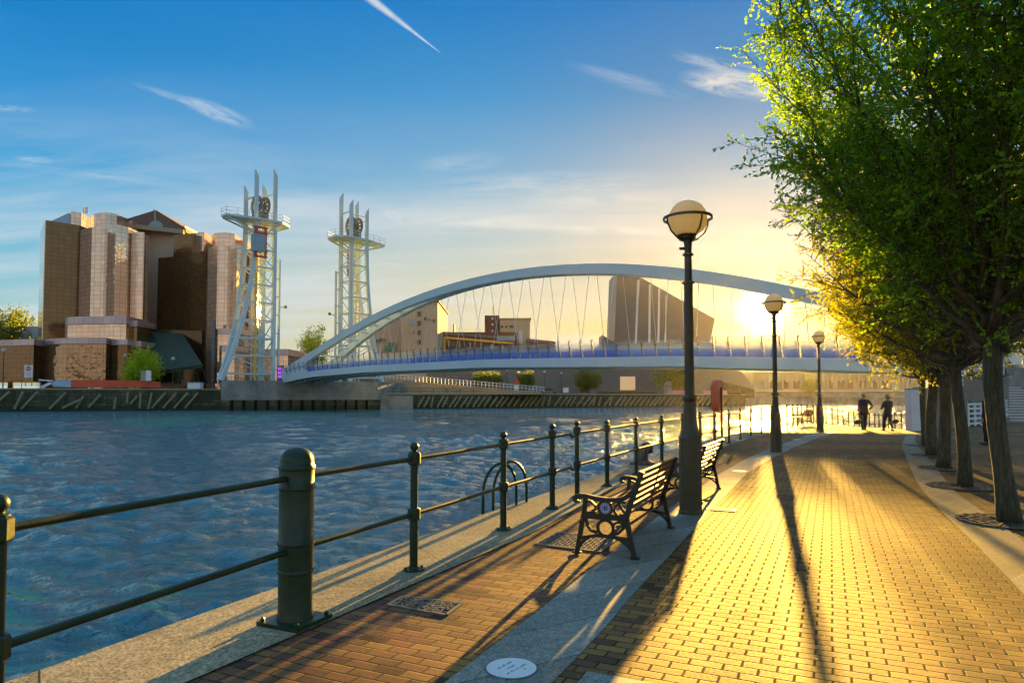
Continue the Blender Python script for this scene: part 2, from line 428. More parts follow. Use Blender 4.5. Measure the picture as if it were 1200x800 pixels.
def mirror(name, tint, dark, gw=1.15, gh=.85, rough=.06, wob=.02):
    m, t, p, o = nt(name)
    uv = N(t, 'ShaderNodeUVMap').outputs[0]; pos = geo_pos(t)
    b = N(t, 'ShaderNodeTexBrick'); t.links.new(uv, b.inputs['Vector']); b.offset = 0
    b.inputs['Scale'].default_value = 1; b.inputs['Brick Width'].default_value = gw; b.inputs['Row Height'].default_value = gh
    b.inputs['Mortar Size'].default_value = .032; b.inputs['Mortar Smooth'].default_value = 0
    b.inputs['Color1'].default_value = (*tint, 1); b.inputs['Color2'].default_value = (tint[0] * .82, tint[1] * .8, tint[2] * .78, 1); b.inputs['Mortar'].default_value = (*dark, 1)
    t.links.new(b.outputs['Color'], p.inputs['Base Color'])
    p.inputs['Metallic'].default_value = .62; p.inputs['Roughness'].default_value = rough
    n = noise(t, pos, .35, 3, .5)
    n2 = noise(t, uv, .9, 1)
    t.links.new(bump(t, mth(t, 'ADD', n, mth(t, 'MULTIPLY', n2, .3)), .5, wob * 6), p.inputs['Normal'])
    return m
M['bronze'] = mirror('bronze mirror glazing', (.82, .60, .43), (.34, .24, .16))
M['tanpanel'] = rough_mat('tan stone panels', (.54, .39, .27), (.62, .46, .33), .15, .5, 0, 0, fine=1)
M['bronze_mid_reflection'] = mirror('bronze glazing painted as mixed reflection', (.40, .25, .13), (.14, .09, .05), 1.15, .85, .05, .05)  # podium copy of the glazing, tint dimmed to imitate mixed reflections
M['bronze_dark_reflection'] = mirror('bronze glazing painted as dark reflection', (.20, .115, .045), (.08, .05, .025), 1.15, .85, .12)  # same bronze glass, dark reflections put into the tint
M['band'] = mirror('pink stone parapet band', (.52, .42, .42), (.2, .16, .16), 2, 3, .35)
M['greenroof'] = mirror('green patent glazing', (.035, .08, .06), (.012, .025, .02), 1.2, 6, .45)
M['bluepanel'] = rough_mat('pale blue parapet', (.3, .42, .52), (.36, .5, .6), 1, .4, 0, 0)

def glass_panel(name, col, alpha, rough=.15):
    m, t, p, o = nt(name)
    p.inputs['Base Color'].default_value = (*col, 1); p.inputs['Roughness'].default_value = rough
    p.inputs['Alpha'].default_value = alpha
    return m
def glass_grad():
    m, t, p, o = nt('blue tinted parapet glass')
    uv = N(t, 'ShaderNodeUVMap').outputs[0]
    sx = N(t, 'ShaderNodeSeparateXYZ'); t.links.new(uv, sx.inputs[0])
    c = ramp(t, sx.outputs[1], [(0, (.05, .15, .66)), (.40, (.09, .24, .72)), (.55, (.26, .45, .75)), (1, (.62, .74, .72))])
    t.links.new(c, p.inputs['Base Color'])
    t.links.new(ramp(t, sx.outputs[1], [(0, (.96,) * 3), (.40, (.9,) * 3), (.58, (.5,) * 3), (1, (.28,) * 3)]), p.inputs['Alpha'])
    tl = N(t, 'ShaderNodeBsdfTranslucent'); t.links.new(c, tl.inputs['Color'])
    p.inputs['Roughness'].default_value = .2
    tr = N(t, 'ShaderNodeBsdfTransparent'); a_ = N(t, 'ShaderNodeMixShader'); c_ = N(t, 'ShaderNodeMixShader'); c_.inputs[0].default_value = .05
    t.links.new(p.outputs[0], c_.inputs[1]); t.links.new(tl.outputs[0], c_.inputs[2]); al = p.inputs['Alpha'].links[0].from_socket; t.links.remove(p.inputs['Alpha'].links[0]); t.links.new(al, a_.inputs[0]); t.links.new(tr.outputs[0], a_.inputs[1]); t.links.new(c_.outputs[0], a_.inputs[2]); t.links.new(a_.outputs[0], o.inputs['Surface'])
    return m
M['pglass'] = glass_grad()

def globe_mat():
    m, t, p, o = nt('opal globe')
    p.inputs['Base Color'].default_value = (.72, .70, .56, 1); p.inputs['Roughness'].default_value = .25
    tl = N(t, 'ShaderNodeBsdfTranslucent'); tl.inputs['Color'].default_value = (.66, .62, .42, 1)
    ms = N(t, 'ShaderNodeMixShader'); ms.inputs[0].default_value = .5
    t.links.new(p.outputs[0], ms.inputs[1]); t.links.new(tl.outputs[0], ms.inputs[2]); t.links.new(ms.outputs[0], o.inputs['Surface'])
    return m
M['globe'] = globe_mat()
def emis(name, c, s):
    m, t, p, o = nt(name); p.inputs['Base Color'].default_value = (*c, 1)
    p.inputs['Emission Color'].default_value = (*c, 1); p.inputs['Emission Strength'].default_value = s; return m
M['lit'] = emis('lit warm interior', (.8, .5, .25), .06)
M['purple'] = emis('purple lit screen', (.5, .08, .9), .12)

# ------------------------------------------------------------------ world
EXPO = 2.8
def lin(c):
    return tuple((x / 255 / 12.92) if x / 255 <= .04045 else ((x / 255 + .055) / 1.055) ** 2.4 for x in c)
SKYK = 1 / (.1 * 2 ** EXPO)
def world():
    w = bpy.data.worlds.new('World'); SC.world = w; w.use_nodes = True
    t = w.node_tree; bg = t.nodes['Background']
    sky = N(t, 'ShaderNodeTexSky', sky_type='NISHITA', sun_disc=False)
    sky.sun_elevation = SUN_EL; sky.sun_rotation = SUN_AZ
    sky.air_density = 1.0; sky.dust_density = 1.0; sky.ozone_density = 2.0; sky.altitude = 0
    d = N(t, 'ShaderNodeTexCoord').outputs['Generated']
    sx = N(t, 'ShaderNodeSeparateXYZ'); t.links.new(d, sx.inputs[0])
    # azimuth away from the sun, 0..1 for 0..180 degrees
    hd = N(t, 'ShaderNodeVectorMath', operation='MULTIPLY'); t.links.new(d, hd.inputs[0]); hd.inputs[1].default_value = (1, 1, 0)
    hn = N(t, 'ShaderNodeVectorMath', operation='NORMALIZE'); t.links.new(hd.outputs[0], hn.inputs[0])
    hp = N(t, 'ShaderNodeVectorMath', operation='DOT_PRODUCT'); t.links.new(hn.outputs[0], hp.inputs[0])
    hp.inputs[1].default_value = (math.sin(SUN_AZ), math.cos(SUN_AZ), 0)
    az = mth(t, 'DIVIDE', mth(t, 'ARCCOSINE', mth(t, 'MINIMUM', mth(t, 'MAXIMUM', hp.outputs['Value'], -.9999), .9999)), math.pi)
    e = mth(t, 'MAXIMUM', sx.outputs[2], 0)
    def er(cols):      # elevations by sine
        return ramp(t, e, [(p, tuple(v * SKYK for v in lin(c))) for p, c in cols])
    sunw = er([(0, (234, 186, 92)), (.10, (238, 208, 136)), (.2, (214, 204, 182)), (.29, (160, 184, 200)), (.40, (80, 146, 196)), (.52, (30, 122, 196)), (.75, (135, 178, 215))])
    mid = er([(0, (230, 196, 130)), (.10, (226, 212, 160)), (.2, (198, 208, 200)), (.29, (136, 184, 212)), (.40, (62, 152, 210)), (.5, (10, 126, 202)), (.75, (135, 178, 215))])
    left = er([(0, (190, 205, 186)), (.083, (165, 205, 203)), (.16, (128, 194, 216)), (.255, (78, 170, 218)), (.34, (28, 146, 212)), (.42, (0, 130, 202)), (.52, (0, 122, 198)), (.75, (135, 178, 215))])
    back = er([(0, (242, 222, 200)), (.10, (235, 218, 205)), (.2, (205, 215, 225)), (.35, (150, 190, 225)), (.6, (130, 175, 215)), (.9, (135, 178, 215))])  # unseen sky behind the camera and overhead, brightened to fill the shade
    def st(a, b):
        r = N(t, 'ShaderNodeMapRange', interpolation_type='SMOOTHSTEP'); t.links.new(az, r.inputs[0]); r.inputs[1].default_value = a; r.inputs[2].default_value = b
        return r.outputs[0]
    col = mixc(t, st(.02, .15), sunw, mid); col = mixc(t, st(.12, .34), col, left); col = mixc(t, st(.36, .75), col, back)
    gm = N(t, 'ShaderNodeGamma'); t.links.new(sky.outputs[0], gm.inputs[0]); gm.inputs[1].default_value = .55
    ns = N(t, 'ShaderNodeVectorMath', operation='SCALE'); t.links.new(gm.outputs[0], ns.inputs[0]); ns.inputs[3].default_value = .42 * SKYK
    col = mixc(t, .02, col, ns.outputs[0])
    zz = mth(t, 'MAXIMUM', sx.outputs[2], .0)
    pl = N(t, 'ShaderNodeCombineXYZ')
    t.links.new(mth(t, 'DIVIDE', sx.outputs[0], mth(t, 'ADD', zz, .14)), pl.inputs[0]); t.links.new(mth(t, 'DIVIDE', sx.outputs[1], mth(t, 'ADD', zz, .14)), pl.inputs[1])
    dp = N(t, 'ShaderNodeVectorMath', operation='DOT_PRODUCT'); t.links.new(d, dp.inputs[0]); dp.inputs[1].default_value = SUNDIR
    cs = mth(t, 'MAXIMUM', dp.outputs['Value'], 0)
    v = mapping(t, pl.outputs[0], rot=(0, 0, R(-28)), scale=(.45, 1.6, 1))
    n = noise(t, v, 1.3, 8, .6, dist=.6)
    veil = ramp(t, n, [(.44, (0, 0, 0)), (.70, (1, 1, 1))])
    n2 = noise(t, mapping(t, pl.outputs[0], rot=(0, 0, R(8)), scale=(.22, 1.0, 1), loc=(3, 1, 0)), 1.7, 7, .6, dist=.3)
    veil2 = ramp(t, n2, [(.44, (0, 0, 0)), (.60, (1, 1, 1))])
    low = ramp(t, sx.outputs[2], [(.0, (.6,) * 3), (.12, (.95,) * 3), (.26, (.65,) * 3), (.35, (.10,) * 3), (.43, (.0,) * 3)])
    fac = mth(t, 'MULTIPLY', mth(t, 'ADD', mth(t, 'MULTIPLY', veil, .6), mth(t, 'MULTIPLY', veil2, .55)), low)
    # local cirrus wisps: (px,py, half length, half width, tilt, strength)
    for px, py, a, b, tilt, s in ((868, 100, 70, 15, 8, 1.5), (850, 78, 70, 8, 12, .7), (255, 132, 42, 10, 22, .75), (200, 112, 40, 5, 20, .45), (640, 215, 150, 16, -2, .6), (735, 95, 80, 9, 14, .35), (700, 270, 120, 8, 2, .6), (700, 235, 110, 10, -4, .45), (560, 262, 130, 14, -3, .5), (120, 205, 110, 7, 8, .3), (840, 300, 90, 7, -3, .5), (480, 310, 80, 8, 3, .35), (460, 252, 16, 7, 35, .6), (15, 128, 22, 4, 5, .5), (38, 186, 18, 4, 5, .45), (540, 190, 60, 12, -4, .35), (915, 205, 34, 5, -6, .35)):
        c = ray(px, py).normalized()
        ct, s_ = math.cos(R(tilt)), math.sin(R(tilt))
        rt = Vector((1, 0, 0)); rt = (rt - c * rt.dot(c)).normalized(); up = rt.cross(c)
        ax = rt * ct - up * s_; bx = rt * s_ + up * ct
        da = N(t, 'ShaderNodeVectorMath', operation='DOT_PRODUCT'); t.links.new(d, da.inputs[0]); da.inputs[1].default_value = ax * (FPX / a)
        db = N(t, 'ShaderNodeVectorMath', operation='DOT_PRODUCT'); t.links.new(d, db.inputs[0]); db.inputs[1].default_value = bx * (FPX / b)
        off_a = -c.dot(ax * (FPX / a)); off_b = -c.dot(bx * (FPX / b))
        A = mth(t, 'ADD', da.outputs['Value'], off_a); B = mth(t, 'ADD', db.outputs['Value'], off_b)
        q = N(t, 'ShaderNodeCombineXYZ'); t.links.new(A, q.inputs[0]); t.links.new(mth(t, 'MULTIPLY', B, .8), q.inputs[1]); q.inputs[2].default_value = px * .37
        nn = noise(t, q.outputs[0], 1.3, 7, .65, dist=.9)
        r2 = mth(t, 'ADD', mth(t, 'MULTIPLY', A, A), mth(t, 'MULTIPLY', B, B))
        g = mth(t, 'MAXIMUM', mth(t, 'SUBTRACT', 1.15, mth(t, 'ADD', r2, mth(t, 'MULTIPLY', nn, .5))), 0)
        g = mth(t, 'MULTIPLY', g, mth(t, 'MULTIPLY', ramp(t, nn, [(.38, (0, 0, 0)), (.65, (1, 1, 1))]), s))
        g = mth(t, 'MULTIPLY', g, mth(t, 'GREATER_THAN', sx.outputs[1], 0))
        fac = mth(t, 'ADD', fac, g)
    # contrail
    a, b = ray(425, -8).normalized(), ray(516, 62).normalized()
    nr = a.cross(b).normalized(); ax = (b - a).normalized(); L = (b - a).length
    dn = N(t, 'ShaderNodeVectorMath', operation='DOT_PRODUCT'); t.links.new(d, dn.inputs[0]); dn.inputs[1].default_value = nr
    da = N(t, 'ShaderNodeVectorMath', operation='DOT_PRODUCT'); t.links.new(d, da.inputs[0]); da.inputs[1].default_value = ax
    tt = mth(t, 'DIVIDE', mth(t, 'ADD', da.outputs['Value'], -a.dot(ax)), L)
    wdt = mth(t, 'MULTIPLY', mth(t, 'SUBTRACT', 1.02, tt), .0075)
    near = mth(t, 'MAXIMUM', mth(t, 'SUBTRACT', 1, mth(t, 'DIVIDE', mth(t, 'ABSOLUTE', dn.outputs['Value']), mth(t, 'MAXIMUM', wdt, .0006))), 0)
    ok = mth(t, 'MULTIPLY', mth(t, 'LESS_THAN', tt, 1.0), mth(t, 'GREATER_THAN', tt, -3.0))
    cn = ramp(t, noise(t, d, 90, 4, .6), [(.3, (.45,) * 3), (.7, (1,) * 3)])
    fac = mth(t, 'ADD', fac, mth(t, 'MULTIPLY', mth(t, 'MULTIPLY', mth(t, 'MULTIPLY', near, ok), cn), 1.3))
    fac = mth(t, 'MINIMUM', fac, .85)
    # cloud brightness: warm near the sun, white away
    g1 = mth(t, 'POWER', cs, 10)
    ccol = mixc(t, g1, tuple(SKYK * v for v in (.66, .74, .80)), tuple(SKYK * v for v in (1.0, .86, .66)))
    col = mixc(t, fac, col, ccol)
    # aureole round the sun
    g2 = mth(t, 'POWER', cs, 60); g3 = mth(t, 'POWER', cs, 700); g4 = mth(t, 'POWER', cs, 5000)
    for gg, c_ in ((g2, (.05 * SKYK, .03 * SKYK, .005 * SKYK)), (g3, (.6 * SKYK, .42 * SKYK, .16 * SKYK)), (g4, (9 * SKYK, 7 * SKYK, 4 * SKYK))):
        sc = N(t, 'ShaderNodeMix', data_type='RGBA', blend_type='ADD'); sc.inputs[0].default_value = 1
        t.links.new(col, sc.inputs[6])
        mm = N(t, 'ShaderNodeVectorMath', operation='SCALE'); mm.inputs[0].default_value = c_; t.links.new(gg, mm.inputs[3])
        t.links.new(mm.outputs[0], sc.inputs[7]); col = sc.outputs[2]
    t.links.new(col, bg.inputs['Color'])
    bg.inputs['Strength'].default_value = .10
world()
sun = bpy.data.lights.new('sun', 'SUN'); sun.energy = 4.1; sun.color = (1, .55, .09); sun.angle = R(.5)
suno = bpy.data.objects.new('sun', sun); COL.objects.link(suno)
suno.rotation_euler = (-SUNDIR).to_track_quat('-Z', 'Y').to_euler(); suno.location = (0, 0, 50)
SC.view_settings.view_transform = 'Standard'; SC.view_settings.look = 'None'
SC.cycles.use_denoising = True
SC.view_settings.exposure = EXPO; SC.view_settings.gamma = 1.0

# ------------------------------------------------------------------ polylines of the promenade
def ext(pts, back=12.0, ahead=0):
    p = [Vector((a.x, a.y, 0)) for a in pts]
    d = (p[0] - p[1]).normalized(); p.insert(0, p[0] + d * back)
    if ahead:
        d = (p[-1] - p[-2]).normalized(); p.append(p[-1] + d * ahead)
    return p
def smooth_line(pts, n=60):
    pts = [Vector(p) for p in pts]
    L = [0]
    for a, b in zip(pts, pts[1:]): L.append(L[-1] + (b - a).length)
    out = []
    for i in range(n + 1):
        s = L[-1] * i / n
        # gaussian smoothing of piecewise linear curve
        acc = Vector((0, 0, 0)); w = 0
        for k in range(-6, 7):
            ss = min(max(s + k * .25, 0), L[-1]); j = 0
            while j < len(L) - 2 and L[j + 1] < ss: j += 1
            f = (ss - L[j]) / max(L[j + 1] - L[j], 1e-6)
            ww = math.exp(-(k / 3.0) ** 2)
            acc += pts[j].lerp(pts[j + 1], f) * ww; w += ww
        out.append(acc / w)
    return out
WATER_EDGE = ext([G(17, 797.5), G(215, 727.5), G(376, 672), G(550, 609), G(715, 552), G(780, 530), G(822, 517), G(862, 508), G(893, 502), G(922, 498)])
BRICK_EDGE = ext([G(250, 787), G(475, 689), G(627, 624), G(715, 574), G(790, 546), G(838, 527), G(873, 515.5), G(905, 507), G(926, 501.5)])
SLAB_L = ext([G(522, 799), G(636, 712), G(700, 660), G(775, 602), G(842, 556), G(873, 538), G(902, 525.5), G(934, 514), G(955, 507)])
SLAB_R = ext([G(650, 797), G(707, 740), G(750, 685), G(780, 657), G(822, 609), G(876, 554), G(899, 540), G(927, 525.5), G(962, 511.5), G(985, 505)])
KERB_L = ext([G(1185, 682), G(1140, 635), G(1101, 598), G(1075, 566.8), G(1063.6, 540.5), G(1056.6, 521), G(1062, 509)])
KERB_R = ext([G(1244, 668), G(1170, 613), G(1119, 577), G(1093.5, 544), G(1079, 527), G(1072, 517), G(1074, 507)])
def strip(name, A, B, z, mat, side=None, n=60, label=None):
    a = smooth_line(A, n); b = smooth_line(B, n); me = MB(); u = 0
    for i in range(n + 1):
        me.v += [(a[i].x, a[i].y, z), (b[i].x, b[i].y, z)]
        if i:
            m0 = (a[i - 1] + b[i - 1]) / 2; L = ((a[i] + b[i]) / 2 - m0).length
            k = i * 2
            me.uv[len(me.f)] = [(u, 0), (u, 1), (u + L, 1), (u + L, 0)]
            me.f.append([k - 2, k - 1, k + 1, k]); me.m.append(0); u += L
    if side:                                  # vertical face down to the water on side A
        o = len(me.v); u = 0
        for i in range(n + 1):
            me.v += [(a[i].x, a[i].y, z), (a[i].x, a[i].y, side)]
            if i:
                L = (a[i] - a[i - 1]).length; k = o + i * 2
                me.uv[len(me.f)] = [(u, 0), (u, 1), (u + L, 1), (u + L, 0)]
                me.f.append([k - 2, k, k + 1, k - 1]); me.m.append(0); u += L
    # make normals point up
    return tag(me.build(name, mat), kind='structure')

WZ = -0.77
# promenade
we = smooth_line(WATER_EDGE, 60)
corner = [Vector((P(925, 464, 34).x, 34, 0)), Vector((P(945, 464, 41).x, 41.5, 0)), Vector((P(960, 464, 40.8).x, 40.8, 0)), Vector((P(1000, 464, 37).x, 37, 0)), Vector((P(1074, 464, 33.2).x, 33.2, 0))]
poly = [(p.x + .10, p.y - .02) for p in we] + [(p.x, p.y) for p in corner] + [(X(1080, 33.4), 33.4), (X(1085, 46), 46), (60, 48), (60, -14)]
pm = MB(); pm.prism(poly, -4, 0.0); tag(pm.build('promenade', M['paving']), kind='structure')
strip('granite_coping', WATER_EDGE, BRICK_EDGE, .012, M['granite'], side=-3)
strip('flagstone_band', SLAB_L, SLAB_R, .004, M['slab'])
strip('kerb_band', KERB_L, KERB_R, .012, M['kerbs'])
# cross band of flagstones at the bottom edge
hx, hy = math.sin(PATH), math.cos(PATH)
def PH(s, n): return Vector((s * hy + n * hx, -s * hx + n * hy, 0))   # s along rows (right), n along the path
cb = MB(); a0 = [PH(-1.34, 3.915), PH(4.6, 3.915), PH(4.6, 3.3), PH(-1.34, 3.3)]
cb.v = [(p.x, p.y, .006) for p in a0]; cb.f = [[3, 2, 1, 0]]; cb.m = [0]; cb.uv[0] = [(0, 1), (6, 1), (6, 0), (0, 0)]
tag(cb.build('cross_paving', M['slab']), kind='structure')
# lower ramp beyond the crest
lr = MB(); pts = [corner[1], corner[2], corner[3], corner[4], Vector((X(1086, 34), 34, 0))]
lo = [(X(940, 42.5), 42.5, -.05), (X(975, 42.5), 42.5, -.12), (X(1010, 42.3), 42.3, -.4), (X(1050, 41.5), 41.5, -.62), (X(1100, 41), 41, -.7)]
up_ = [(p.x, p.y, -.02 - .06 * i) for i, p in enumerate(pts)]
lr.v = up_ + lo; lr.f = [[i, i + 1, 6 + i, 5 + i] for i in range(4)]; lr.m = [0] * 4
o_ = len(lr.v); lr.v += [(x, y, -4) for x, y, z in lo]
for i in range(4): lr.f.append([5 + i, 6 + i, o_ + i + 1, o_ + i]); lr.m.append(0)
tag(lr.build('lower_landing', M['paving']), kind='structure')

# ------------------------------------------------------------------ water
def make_water():
    nr, na = 620, 760
    rr = 2.2 * (420 / 2.2) ** (np.linspace(0, 1, nr)); an = np.radians(np.linspace(-78, 62, na))
    RR, AA = np.meshgrid(rr, an, indexing='ij')
    Xw = RR * np.sin(AA); Yw = RR * np.cos(AA) - .8
    Zw = np.zeros_like(Xw); cell = RR * .0086
    for i in range(72):
        lam = .22 * (3.4 / .22) ** RNG.random()
        th = R(205) + RNG.normal() * .62
        k = 2 * math.pi / lam; ph = RNG.random() * 6.28
        amp = .0076 * lam * (1 if lam < 1.2 else (1.2 / lam) ** .8)
        fade = np.clip((lam / cell - 2.2) / 2.5, 0, 1)
        arg = k * (Xw * math.sin(th) + Yw * math.cos(th)) + ph + 1.2 * np.sin(Xw * .31 + i) + 1.0 * np.sin(Yw * .23 + 2 * i)
        w = np.sin(arg)
        Zw += amp * fade * (np.exp(1.1 * w) - 1.3)
    grp = .75 + .5 * np.sin(Xw * .21 + 1.3 * np.sin(Yw * .13)) * np.sin(Yw * .27 + 1)
    Zw = Zw * grp + WZ
    v = np.stack([Xw, Yw, Zw], -1).reshape(-1, 3)
    idx = np.arange(nr * na).reshape(nr, na)
    f = np.stack([idx[:-1, :-1], idx[1:, :-1], idx[1:, 1:], idx[:-1, 1:]], -1).reshape(-1, 4)[:, ::-1]
    o = np_mesh('water', v, f, M['water'], smooth=True)
    tag(o, kind='structure')
make_water()
g = MB(); g.box((0, 800, -4.5), (6000, 6000, .5)); tag(g.build('ground', M['darkwall']), kind='structure')

# ------------------------------------------------------------------ railings
def make_post(parent, loc, h=1.2, rz=0, thick=1.0):
    b = MB()
    b.lathe([(.040 * thick, 0.0), (.040 * thick, h * .43), (.047 * thick, h * .435), (.047 * thick, h * .45), (.036 * thick, h * .46), (.036 * thick, h * .82), (.046 * thick, h * .825), (.046 * thick, h * .84)], n=14)
    p = b.build('post', M['iron'], parent, smooth=True, angle=35); p.location = loc; p.rotation_euler = (0, 0, rz)
    s = .055 * thick
    for z0, z1 in ((h * .405, h * .48), (h * .835, h * .91)):
        c = MB(); c.lathe([(s * .9, z0 - .012), (s * 1.12, z0), (s * 1.12, z1), (s * .9, z1 + .012)], n=8, rz=math.pi / 8)
        c.build('joint_block', M['iron'], p)
    d = MB(); d.lathe([(.03, h * .91), (.046, h * .915), (.046, h * .925), (.024, h * .93), (.024, h * .94)], n=12)
    d.sphere((0, 0, h * .965), .043 * thick, 14, 10); d.build('ball_finial', M['iron'], p, smooth=True, angle=50)
    e = MB(); e.lathe([(.10, 0.012), (.10, .028), (.05, .034), (.048, .05)], n=20)
    for k in range(4):
        a = k * math.pi / 2 + .5; e.lathe([(.013, .028), (.013, .044), (.006, .048)], (.078 * math.cos(a), .078 * math.sin(a), 0), n=6)
    e.build('base_flange', M['iron'], p)
    return p
HEAD = math.atan2(.42, .907)
def copy_post(src, parent, loc, s=1.0):
    c = copy_tree(src, parent); c.location = loc; c.scale = (1, 1, s); return c
def rail(parent, pts, name, r=.0225):
    b = MB(); b.tube(pts, r, 10); return b.build(name, M['iron'], parent, smooth=True, angle=60)

ZT, ZL = 1.045, .53
p0 = Vector((-2.262, 3.03, 0)); BOL = Vector((P(349, 464, 4.98).x, 4.98, 0))
post_px = [(486, 6.44), (590, 8.36), (647, 9.92), (676, 10.98), (711, 12.42), (745, 14.3), (775, 16.15), (799.5, 18.0), (820, 19.8), (837, 21.6), (853.5, 23.7), (867, 25.8), (879.5, 27.9), (891.7, 30.0), (903.5, 32.0)]
PW = [Vector((X(px, d), d, 0)) for px, d in post_px]
rail1 = empty('quayside_railing', PW[0]); tag(rail1, 'dark green iron railing with ball topped posts running along the granite water edge', 'railing')
L0 = lambda p: Vector(p) - PW[0]
pf = make_post(rail1, L0(p0))
for i, p in enumerate(PW):
    c = copy_post(pf, rail1, L0(p), 1.03 if i in (2, 3) else 1.0)
for z, nm in ((ZT, 'top_rail'), (ZL, 'lower_rail')):
    up = Vector((0, 0, z)); v0 = p0 + (p0 - BOL).normalized() * 2.2
    rail(rail1, [L0(v0) + up, L0(p0) + up, L0(BOL) + up], nm)
    rail(rail1, [L0(BOL) + up] + [L0(p) + up for p in PW[:3]], nm)
    a, b = PW[2], PW[3]; m = a.lerp(b, .7)
    rail(rail1, [L0(a) + up, L0(m) + up, L0(a.lerp(b, .78)) + up + Vector((0, 0, -.05)), L0(b) + up + Vector((0, 0, -.05))], nm)
    rail(rail1, [L0(p) + up for p in PW[3:]], nm)
# bollard
bl = empty('railing_bollard', BOL, HEAD * -1)
tag(bl, 'thick dark green domed iron bollard on a square bolted plate, carrying the railing', 'bollard')
b = MB(); r = .124
pr = [(r * 1.03, .03), (r * 1.03, .05), (r * .97, .07), (r * .97, .36), (r * 1.04, .365), (r * 1.06, .375), (r * 1.04, .39), (r * 1.0, .395), (r * 1.0, .56), (r * 1.04, .565), (r * 1.06, .575), (r * 1.04, .59), (r * .98, .60), (r * .98, .955), (r * 1.03, .96), (r * 1.05, .97), (r * 1.03, .98), (r, .985), (r, 1.10), (r * 1.05, 1.105), (r * 1.06, 1.12), (r * 1.04, 1.13), (r * .97, 1.14), (r * .96, 1.16)]
for k in range(1, 8):
    a = k / 8 * math.pi / 2; pr.append((r * .96 * math.cos(a) + .001, 1.16 + .105 * math.sin(a)))
b.lathe(pr, n=40); b.build('bollard_body', M['iron'], bl, smooth=True, angle=40)
b = MB(); b.box((0, 0, .026), (.37, .37, .03)); b.build('base_plate', M['iron'], bl)
for sx_ in (-1, 1):
    for sy_ in (-1, 1):
        b = MB(); b.lathe([(.017, .04), (.017, .058), (.009, .068)], (sx_ * .155, sy_ * .155, 0), n=6); b.build('bolt', M['iron'], bl)
# far fence with close uprights where the quay turns
fpx = [922, 929, 934.5, 938.9, 945.5, 952.9, 960.5, 967.9, 974.9, 981.7, 987.7, 994.2, 1000.5, 1006.8, 1012.8, 1018.5, 1025, 1030, 1034.4, 1041, 1048.5, 1056, 1063]
ftop = [473.9, 473.6, 473.6, 473.6, 473.8, 474.5, 475.3, 476.3, 477.4, 478.5, 479.5, 480.6, 481.5, 482.2, 482.9, 483.4, 483.9, 484.2, 484.5, 484, 483, 481.5, 480]
fd = [34, 35.5, 37, 38.5, 40, 41, 41.4, 41.5, 41.5, 41.5, 41.5, 41.4, 41.4, 41.3, 41.2, 41.1, 41, 40.8, 40.6, 40, 39, 37.8, 36.5]
FP = [P(a, b_, d_) for a, b_, d_ in zip(fpx, ftop, fd)]
ff = empty('corner_fence', (FP[8].x, FP[8].y, 0)); tag(ff, 'low iron fence with closely set uprights where the quay turns, behind the walkers', 'fence')
LF = lambda p: Vector(p) - Vector((FP[8].x, FP[8].y, 0))
up0 = None
for p in FP:
    q = LF(p)
    if up0 is None:
        b = MB(); b.lathe([(.036, 0), (.036, 1.13), (.05, 1.14), (.05, 1.2)], n=8); up0 = b.build('upright', M['iron'], ff); c = up0
    else:
        c = up0.copy(); COL.objects.link(c); c.parent = ff
    c.location = (q.x, q.y, q.z - 1.2)
for dz, nm in ((-.10, 'top_rail'), (-.66, 'lower_rail')):
    b = MB(); b.tube([LF(p) + Vector((0, 0, dz)) for p in FP], .022, 6); b.build(nm, M['iron'], ff)
b = MB(); b.tube([L0(PW[-1]) + Vector((0, 0, ZT)), L0(Vector((FP[0].x, FP[0].y, 0))) + Vector((0, 0, ZT))], .022, 6); b.build('top_rail', M['iron'], rail1)

# ladder hoops
lh = empty('ladder_hoops', G(590, 596)); tag(lh, 'two dark arched ladder handrails standing on the coping beyond the railing', 'ladder handrail')
o0 = G(590, 596)
for a, c in (((566, 601), (605, 592)), ((578, 597.5), (617, 588.5))):
    A = G(*a); C_ = G(*c); pts = []
    wd = (C_ - A); rad = wd.length / 2; H = .66
    pts.append(A + Vector((0, 0, -.5)))
    for k in range(13):
        th = math.pi * (1 - k / 12); pts.append((A + C_) / 2 + wd.normalized() * rad * math.cos(th) + Vector((0, 0, H - rad + rad * math.sin(th) * 1.0)))
    pts.append(C_ + Vector((0, 0, -.5)))
    b = MB(); b.tube([p - o0 for p in pts], .021, 8); b.build('hoop', M['iron'], lh, smooth=True)

# mooring bollard (curved horn)
mo = G(755, 543.5); mb_ = empty('mooring_bollard', mo, R(64)); tag(mb_, 'heavy dark curved mooring bollard on the coping outside the railing', 'mooring bollard')
b = MB(); pts = [(-.18, 0, 0), (-.17, 0, .14), (-.10, 0, .30), (.05, 0, .40), (.25, 0, .43), (.42, 0, .38), (.50, 0, .26)]
b.tube(pts, [.17, .135, .12, .115, .115, .12, .09], 14); b.build('horn', M['iron2'], mb_, smooth=True)
b = MB(); b.lathe([(.30, .012), (.29, .06), (.2, .09), (.15, .12)], (-.18, 0, 0), n=20); b.build('base_casting', M['iron2'], mb_, smooth=True, angle=40)

